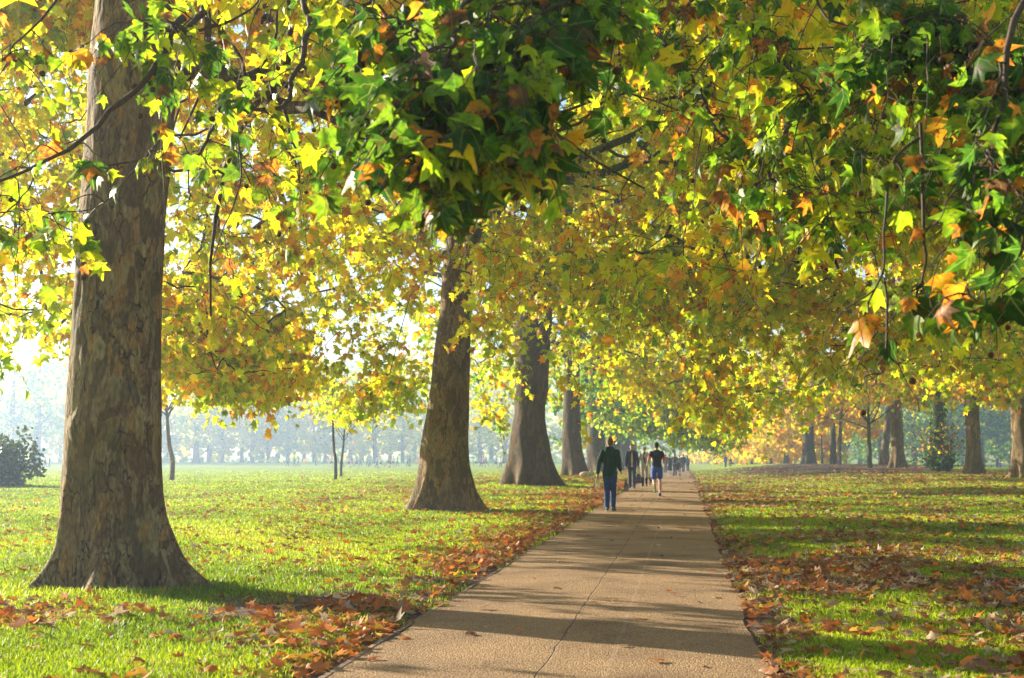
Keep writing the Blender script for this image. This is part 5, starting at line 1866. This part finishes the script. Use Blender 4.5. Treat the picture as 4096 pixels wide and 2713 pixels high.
loc = spot(2528, 50)
pose = dict(legL=(9, 4, 6), legR=(-8, 14, 0), armL=(6, 12, 14), armR=(-8, 12, 10), lean=2, head=(24, 6))
P2, J2, s2 = person('person coming closer in dark open jacket over a pale shirt, looking down', loc, PI + .06, 1.76, pose, cloth((.022, .025, .04)), cloth((.025, .05, .11)), (.04, .028, .02), (.02, .02, .022), 'jacket', extra=jacket_extra)

# 3: woman in grey knitted cap, pale jacket, dark scarf, tall boots
def scarf_extra(root, J, up, vx):
    solid('scarf', [('ell', J['neck'] + Vector((0, .01, -.03)), (.085, .08, .045)), ('cap', J['neck'] + Vector((-.02, .08, -.05)), J['waist'] + Vector((-.025, .135, -.05)), .032, .034), ('cap', J['neck'] + Vector((.03, .08, -.05)), J['chest'] + Vector((.03, .14, -.1)), .028, .028)], cloth((.02, .028, .022)), .011, 2, root)


loc = spot(2578, 53)
pose = dict(legL=(-6, 10, 0), legR=(8, 4, 5), armL=(-4, 14, 20), armR=(4, 16, 6), lean=1, head=(2, 25))
P3, J3, s3 = person('person in grey knitted cap, pale open jacket, dark scarf and tall black boots', loc, PI, 1.66, pose, cloth((.36, .37, .34)), cloth((.34, .30, .28)), (.35, .22, .10), (.012, .012, .014), 'jacket', 'boots', hat=(.20, .22, .23), woman=True, extra=scarf_extra, hair_kind='bun')
h = wpt(P3, J3['wrR'] + J3['hdR'] * .10, s3, loc, PI)
bag = thing('handbag', 'slouchy purple grey bag hanging from the hand of the person in the grey cap', 'bag', (h.x, h.y, h.z - .62))
BAGM = cloth((.075, .055, .11), .7)
solid('bag_body', [('loft', [((0, 0, .0), .12, .05), ((0, 0, .06), .155, .085), ((0, 0, .20), .145, .08), ((0, 0, .33), .085, .05), ((0, 0, .40), .05, .03)])], BAGM, .012, 4, bag)
a = Acc()
for s in (-.03, .03):
    tubes(a, curve_pts([(-.06, s, .36), (-.035, s * .6, .52), (0, 0, .62), (.035, s * .6, .52), (.06, s, .36)], 13), np.full(13, .011), 6)
st = a.build('strap', BAGM)
st.parent = bag

# 4: jogger
def jog_extra(root, J, up, vx):
    for k in 'LR':
        c = J['sh' + k] * .42 + J['el' + k] * .58
        d = (J['el' + k] - J['sh' + k]).normalized()
        solid('sleeve_trim', [('cap', c + d * .045, c + d * .055, .063, .062)], cloth((.75, .10, .05)), .011, 1, root)
        s = -1 if k == 'L' else 1
        e = J['hip' + k] * .3 + J['knee' + k] * .7
        solid('side_stripe', [('cap', J['hip' + k] + Vector((s * .088, 0, .04)), e + Vector((s * .086, 0, 0)), .016, .016)], cloth((.55, .6, .8)), .009, 1, root)
        sh = (J['ank' + k] - J['knee' + k]).normalized()
        solid('sock', [('cap', J['ank' + k] - sh * .09, J['ank' + k], .047, .046)], cloth((.62, .62, .66)), .011, 1, root)
        f = (J['toe' + k] - J['heel' + k]).normalized()
        n = f.cross(Vector((1, 0, 0))).normalized()
        if n.dot(J['ank' + k] - J['heel' + k]) > 0:
            n = -n
        solid('shoe_sole', [('cap', J['heel' + k] + n * .034 - f * .01, J['toe' + k] + n * .022 + f * .01, .028, .027)], cloth((.42, .40, .03) if k == 'L' else (.05, .30, .10), .6), .009, 1, root)


loc = spot(2628, 42)
pose = dict(legL=(6, 74, 0), legR=(8, 12, 0), armL=(-34, 26, 88), armR=(-22, 18, 82), lean=7, head=(3, -8), spread=5, point=.5)
P4, J4, s4 = person('jogger seen from behind in black shirt with red cuffs and bright blue shorts', loc, math.radians(4), 1.80, pose, cloth((.012, .012, .014), .75), simple('blue_shorts', (.012, .06, .42), .6, .2, 14), (.014, .011, .010), (.02, .02, .02), 'tshirt', 'shorts', extra=jog_extra)

# dogs
def dog(label, loc, heading, size, mat, curl=.5):
    r = thing('dog', label, 'dog', loc, heading)
    r.scale = (size,) * 3
    B = [('ell', (0, .10, .40), (.105, .17, .125)), ('ell', (0, -.12, .40), (.085, .16, .100)), ('ell', (0, -.22, .40), (.085, .09, .10)),
         ('cap', (0, .20, .44), (0, .32, .56), .075, .062), ('ell', (0, .36, .60), (.070, .085, .070)), ('cap', (0, .40, .585), (0, .49, .565), .045, .032)]
    for s in (-1, 1):
        B += [('cap', (s * .07, .17, .36), (s * .07, .14, .20), .045, .030), ('cap', (s * .07, .14, .20), (s * .07, .17, .03), .028, .024), ('cap', (s * .07, .165, .025), (s * .07, .20, .02), .026, .022),
              ('cap', (s * .07, -.22, .36), (s * .075, -.17, .24), .058, .040), ('cap', (s * .075, -.17, .24), (s * .075, -.27, .14), .034, .024), ('cap', (s * .075, -.27, .14), (s * .075, -.25, .03), .023, .022), ('cap', (s * .075, -.25, .025), (s * .075, -.20, .02), .025, .021),
              ('cap', (s * .055, .34, .66), (s * .085, .35, .60), .024, .018)]
    B += [('cap', (0, -.30, .45), (0, -.36, .55), .028, .022), ('cap', (0, -.36, .55), (0, -.33, .62), .022, .016)]
    solid('body', B, mat, .012, 2, r)
    solid('nose', [('ell', (0, .515, .575), (.016, .012, .013))], cloth((.01, .01, .01), .4), .005, 0, r)
    return r


FUR = simple('grey_fur', (.13, .115, .095), .95, .7, 60, .1, bump=.8)
FUR2 = simple('brown_fur', (.09, .06, .04), .95, .6, 60, .1, bump=.8)
dog('small grey shaggy dog trotting in front of the person in the dark jacket', spot(2504, 46.5), PI - .1, .62, FUR)
dog('brown dog half hidden behind the legs of the jogger', spot(2612, 56), -PI / 2 - .5, .62, FUR2)

# the group far along the path
DK, NAVY, CHAR = cloth((.02, .022, .028)), cloth((.025, .035, .06)), cloth((.05, .05, .055))
WALK = dict(legL=(12, 4, 4), legR=(-12, 12, 0), armL=(-10, 8, 12), armR=(12, 8, 14))
WALK2 = dict(legL=(-10, 12, 0), legR=(12, 4, 4), armL=(10, 8, 14), armR=(-10, 8, 12))
PUSH = dict(legL=(10, 4, 4), legR=(-12, 12, 0), armL=(28, 6, 50), armR=(28, 6, 50), lean=4)
far = lambda lab, px, Y, hd, ht, pose, top, legs, hair=(.03, .02, .015), **k: person(lab, spot(px, Y), hd, ht, pose, top, legs, hair, detail=False, **k)
far('walker in a navy jacket ahead of the jogger, by himself beside the group', 2663, 118, 0, 1.78, WALK, cloth((.04, .06, .10)), DK, group=None)
far('walker in a long flared black coat with pale stockings', 2679, 96, 0, 1.62, WALK2, DK, cloth((.35, .32, .33)), (.35, .2, .1), top_kind='coat', woman=True, shoes=(.5, .48, .46))
far('walker with long dark hair pushing a pushchair, lilac band at the waist', 2700, 93, 0, 1.70, PUSH, cloth((.03, .024, .022)), cloth((.035, .04, .065)), hair_kind='long', woman=True,
    extra=lambda root, J, up, vx: solid('waistband', [('loft', [(J['pel'] + up * .0, .178, .14), (J['pel'] + up * .05, .175, .138)])], cloth((.32, .22, .40)), .02, 1, root))
far('walker in grey leaning on the rear pushchair', 2719, 131, 0, 1.72, PUSH, cloth((.07, .075, .08)), CHAR)
far('tall walker in black next to the rear pushchair', 2734, 129, 0, 1.84, WALK, DK, DK)
far('walker with long hair, teal jacket and shoulder bag, rightmost of the group', 2751, 131, 0, 1.68, WALK2, cloth((.04, .09, .12)), cloth((.02, .05, .07)), hair_kind='long', woman=True, shoes=(.5, .5, .55),
    extra=lambda root, J, up, vx: solid('shoulder_bag', [('ell', J['pel'] + Vector((.19, -.02, .06)), (.06, .12, .11))], DK, .02, 1, root))


def pushchair(label, loc, heading):
    r = thing('pushchair', label, 'pushchair', loc, heading)
    for (x, y, q) in ((-.26, -.28, .13), (.26, -.28, .13), (-.2, .36, .09), (.2, .36, .09)):
        a = Acc()
        th = np.linspace(0, 2 * PI, 17)
        tubes(a, np.stack([th * 0 + x, y + np.cos(th) * (q - .02), q + np.sin(th) * (q - .02)], -1), np.full(17, .022), 6, cap=False)
        tubes(a, np.array([(x - .03, y, q), (x + .03, y, q)]), np.array([.03, .03]), 8)
        for t in range(5):
            tubes(a, np.array([(x, y, q), (x, y + math.cos(t * 1.257) * (q - .02), q + math.sin(t * 1.257) * (q - .02))]), np.array([.006, .006]), 4)
        w = a.build('wheel', DK); w.parent = r
    a = Acc()
    for s in (-.25, .25):
        tubes(a, curve_pts([(s, .36, .1), (s, .05, .5), (s, -.3, .85), (s * .9, -.48, 1.02)], 10), np.full(10, .014), 6)
        tubes(a, curve_pts([(s, -.28, .13), (s, 0, .45)], 4), np.full(4, .013), 6)
    tubes(a, np.array([(-.225, -.48, 1.02), (.225, -.48, 1.02)]), np.array([.016, .016]), 6)
    f = a.build('frame', CHAR); f.parent = r
    solid('seat', [('loft', [((0, .12, .42), .2, .24), ((0, -.02, .52), .22, .2), ((0, -.14, .78), .22, .09)])], DK, .02, 2, r)
    solid('hood', [('ell', (0, -.02, .88), (.23, .26, .17))], DK, .02, 2, r)


x, y, z = spot(2700, 93)
pushchair('dark pushchair pushed by the walker with long dark hair and lilac waistband', (x + .12, y + .62, z), 0)
x, y, z = spot(2724, 131)
pushchair('black pushchair farther off, between the grey and the tall black walker', (x, y + .6, z), 0)

# people on the far lawn past the path end
far('lone figure in blue standing on the grass right of the path end', 2903, 172, 0, 1.70, dict(WALK, legL=(2, 2, 0), legR=(-2, 2, 0)), cloth((.03, .13, .32)), cloth((.03, .08, .16)))
SIT = dict(legL=(88, 105, 0), legR=(92, 110, 0), armL=(25, 8, 35), armR=(25, 8, 35), lean=12, point=.1)
far('dark figure sitting on the grass near the lone figure in blue', 2926, 172, .4, 1.68, SIT, DK, DK)
far('hazy figure in violet blue behind the railing at the right', 4003, 199, PI / 2, 1.74, WALK, cloth((.07, .09, .36)), cloth((.06, .08, .25)))

# runners and strollers across the left field
RUN = dict(legL=(34, 50, 0), legR=(-18, 38, 0), armL=(-30, 14, 80), armR=(30, 14, 80), lean=7, point=.4)
RUN2 = dict(legL=(-14, 62, 0), legR=(26, 22, 0), armL=(32, 14, 80), armR=(-28, 14, 80), lean=7, point=.4)
W = (.7, .7, .72)
FP = [(1150, 215, WALK, (.05, .36, .30), DK, 'stroller in turquoise, first of the hazy figures after the young tree'), (1176, 218, WALK2, (.08, .10, .16), DK, 'dark hazy stroller just right of the turquoise one'),
      (1192, 222, WALK, (.10, .42, .36), DK, 'pale turquoise hazy stroller at the right of the dark one'), (1262, 228, WALK2, (.15, .40, .34), CHAR, 'faint mint coloured stroller alone in the haze'),
      (1325, 186, RUN, (.42, .50, .75), DK, 'runner in pale blue shirt just left of the thin young trees'), (1369, 196, WALK, (.10, .09, .14), DK, 'figure in dark clothes just right of the thin young trees'),
      (1393, 190, RUN2, (.40, .46, .72), NAVY, 'runner in lilac blue shirt at the left of the one in orange shorts'), (1407, 186, RUN, (.16, .16, .24), cloth((.75, .20, .12)), 'runner in dark shirt and orange red shorts'),
      (1425, 190, RUN2, (.10, .15, .28), DK, 'runner in navy at the right of the one in orange shorts'), (1440, 226, WALK, (.16, .22, .36), DK, 'small blue grey figure behind the runners'),
      (1470, 214, WALK, (.10, .45, .36), CHAR, 'hazy figure in sea green, first of a pair'), (1479, 216, WALK2, (.16, .42, .38), CHAR, 'hazy figure in sea green, second of a pair'),
      (1507, 190, WALK, (.36, .38, .62), DK, 'walker in lavender shirt beside the one in cream'), (1523, 187, RUN2, (.72, .62, .40), DK, 'runner in cream yellow shirt and dark shorts'),
      (1553, 192, RUN, (.72, .16, .14), CHAR, 'runner in red shirt half behind the white one'), (1561, 196, RUN2, (.06, .32, .24), DK, 'runner in green between the red and the white one'),
      (1571, 184, RUN, (.78, .80, .84), CHAR, 'runner in white shirt and grey shorts'), (1589, 214, WALK, (.22, .34, .52), NAVY, 'faint blue figure behind the runner in white'),
      (1630, 212, WALK, (.16, .20, .36), NAVY, 'blue grey hazy stroller, left one near the ridged trunk'), (1639, 214, WALK2, (.14, .17, .30), NAVY, 'blue grey hazy stroller, right one near the ridged trunk'),
      (1904, 198, RUN, (.55, .80, .06), DK, 'runner in lime yellow shirt between the ridged and the bulging trunk'), (1923, 206, WALK, (.14, .20, .40), NAVY, 'figure in blue at the left of the one in red'),
      (1933, 199, RUN2, (.70, .14, .16), DK, 'runner in red shirt between the ridged and the bulging trunk'), (1945, 201, RUN, (.10, .12, .16), DK, 'figure in black at the right of the one in red'),
      (1983, 184, RUN2, (.04, .10, .42), DK, 'runner in royal blue shirt close to the bulging trunk'), (2001, 190, WALK, (.74, .76, .78), DK, 'figure in white beside the runner in royal blue'),
      (2012, 186, RUN, (.06, .08, .14), DK, 'figure in dark jacket right against the bulging trunk'),
      (180, 190, WALK, (.12, .15, .24), NAVY, 'hazy stroller, left one of two between the evergreen bush and the nearest trunk'), (196, 190, WALK2, (.08, .10, .16), NAVY, 'hazy stroller, right one of two between the evergreen bush and the nearest trunk')]
for i, (px, Y, pose, top, legs, lab) in enumerate(FP):
    run = pose in (RUN, RUN2)
    far(lab, px, Y, (PI / 2 if i % 2 else -PI / 2) + random.uniform(-.6, .6), 1.72 + .08 * random.random(), pose, cloth(top), legs if not isinstance(legs, tuple) else cloth(legs), top_kind='tshirt' if run else 'jacket', legs_kind='shorts' if run else 'trousers', group='runners and strollers on the far lawn')

# ------------------------------------------------------------------ air, sky, sun, camera
me = bpy.data.meshes.new('haze')
x0, x1, y0, y1, z0, z1 = -420, 330, -60, 620, -2.2, 34
me.from_pydata([(x, y, z) for z in (z0, z1) for y in (y0, y1) for x in (x0, x1)], [], [(0, 2, 3, 1), (4, 5, 7, 6), (0, 1, 5, 4), (2, 6, 7, 3), (0, 4, 6, 2), (1, 3, 7, 5)])
hz = bpy.data.objects.new('haze', me)
COL.objects.link(hz)
tag(hz, 'pale blue morning haze lying over the park', 'haze', kind='stuff')
m = bpy.data.materials.new('haze_air')
nt, out, N, L = nodes(m)
pv = N('VolumePrincipled')
pv.inputs['Color'].default_value = (.56, .71, 1.0, 1)
pv.inputs['Density'].default_value = .0013
pv.inputs['Anisotropy'].default_value = .5
L(pv.outputs[0], out.inputs['Volume'])
me.materials.append(m)

w = bpy.data.worlds.new('World')
sc.world = w
w.use_nodes = True
nt = w.node_tree
nt.nodes.clear()
sky = nt.nodes.new('ShaderNodeTexSky')
sky.sky_type = 'NISHITA'
sky.sun_disc = False
sky.sun_elevation = SUN_EL
sky.sun_rotation = -SUN_AZ
sky.air_density = 1.0
sky.dust_density = .8
bg = nt.nodes.new('ShaderNodeBackground')
bg.inputs['Strength'].default_value = .07
wo = nt.nodes.new('ShaderNodeOutputWorld')
nt.links.new(sky.outputs[0], bg.inputs[0])
nt.links.new(bg.outputs[0], wo.inputs[0])

sl = bpy.data.lights.new('sun', 'SUN')
sl.energy = 5.0
sl.angle = math.radians(.5)
sl.color = (1.0, .90, .74)
so = bpy.data.objects.new('sun', sl)
COL.objects.link(so)
so.rotation_euler = Vector(SUN_DIR).to_track_quat('Z', 'Y').to_euler()

cam = bpy.data.cameras.new('camera')
cam.sensor_fit = 'HORIZONTAL'
cam.sensor_width = 36
cam.lens = FPX / 4096 * 36
cam.clip_start = .1
cam.clip_end = 6000
cam.dof.use_dof = True
cam.dof.focus_distance = 14
cam.dof.aperture_fstop = 3.6
co = bpy.data.objects.new('camera', cam)
COL.objects.link(co)
co.location = CAMP
co.rotation_euler = Matrix((CR, CU, -CF)).transposed().to_euler()
sc.camera = co

vs = sc.view_settings
sc.display_settings.display_device = 'sRGB'
vs.view_transform = 'Standard'
vs.look = 'None'
vs.exposure = 1.72
vs.gamma = 1
cy = sc.cycles
cy.max_bounces = 10
cy.diffuse_bounces = 5
cy.glossy_bounces = 2
cy.transmission_bounces = 5
cy.transparent_max_bounces = 8
cy.volume_bounces = 1
cy.caustics_reflective = False
cy.caustics_refractive = False
cy.use_denoising = True
cy.sample_clamp_indirect = 6
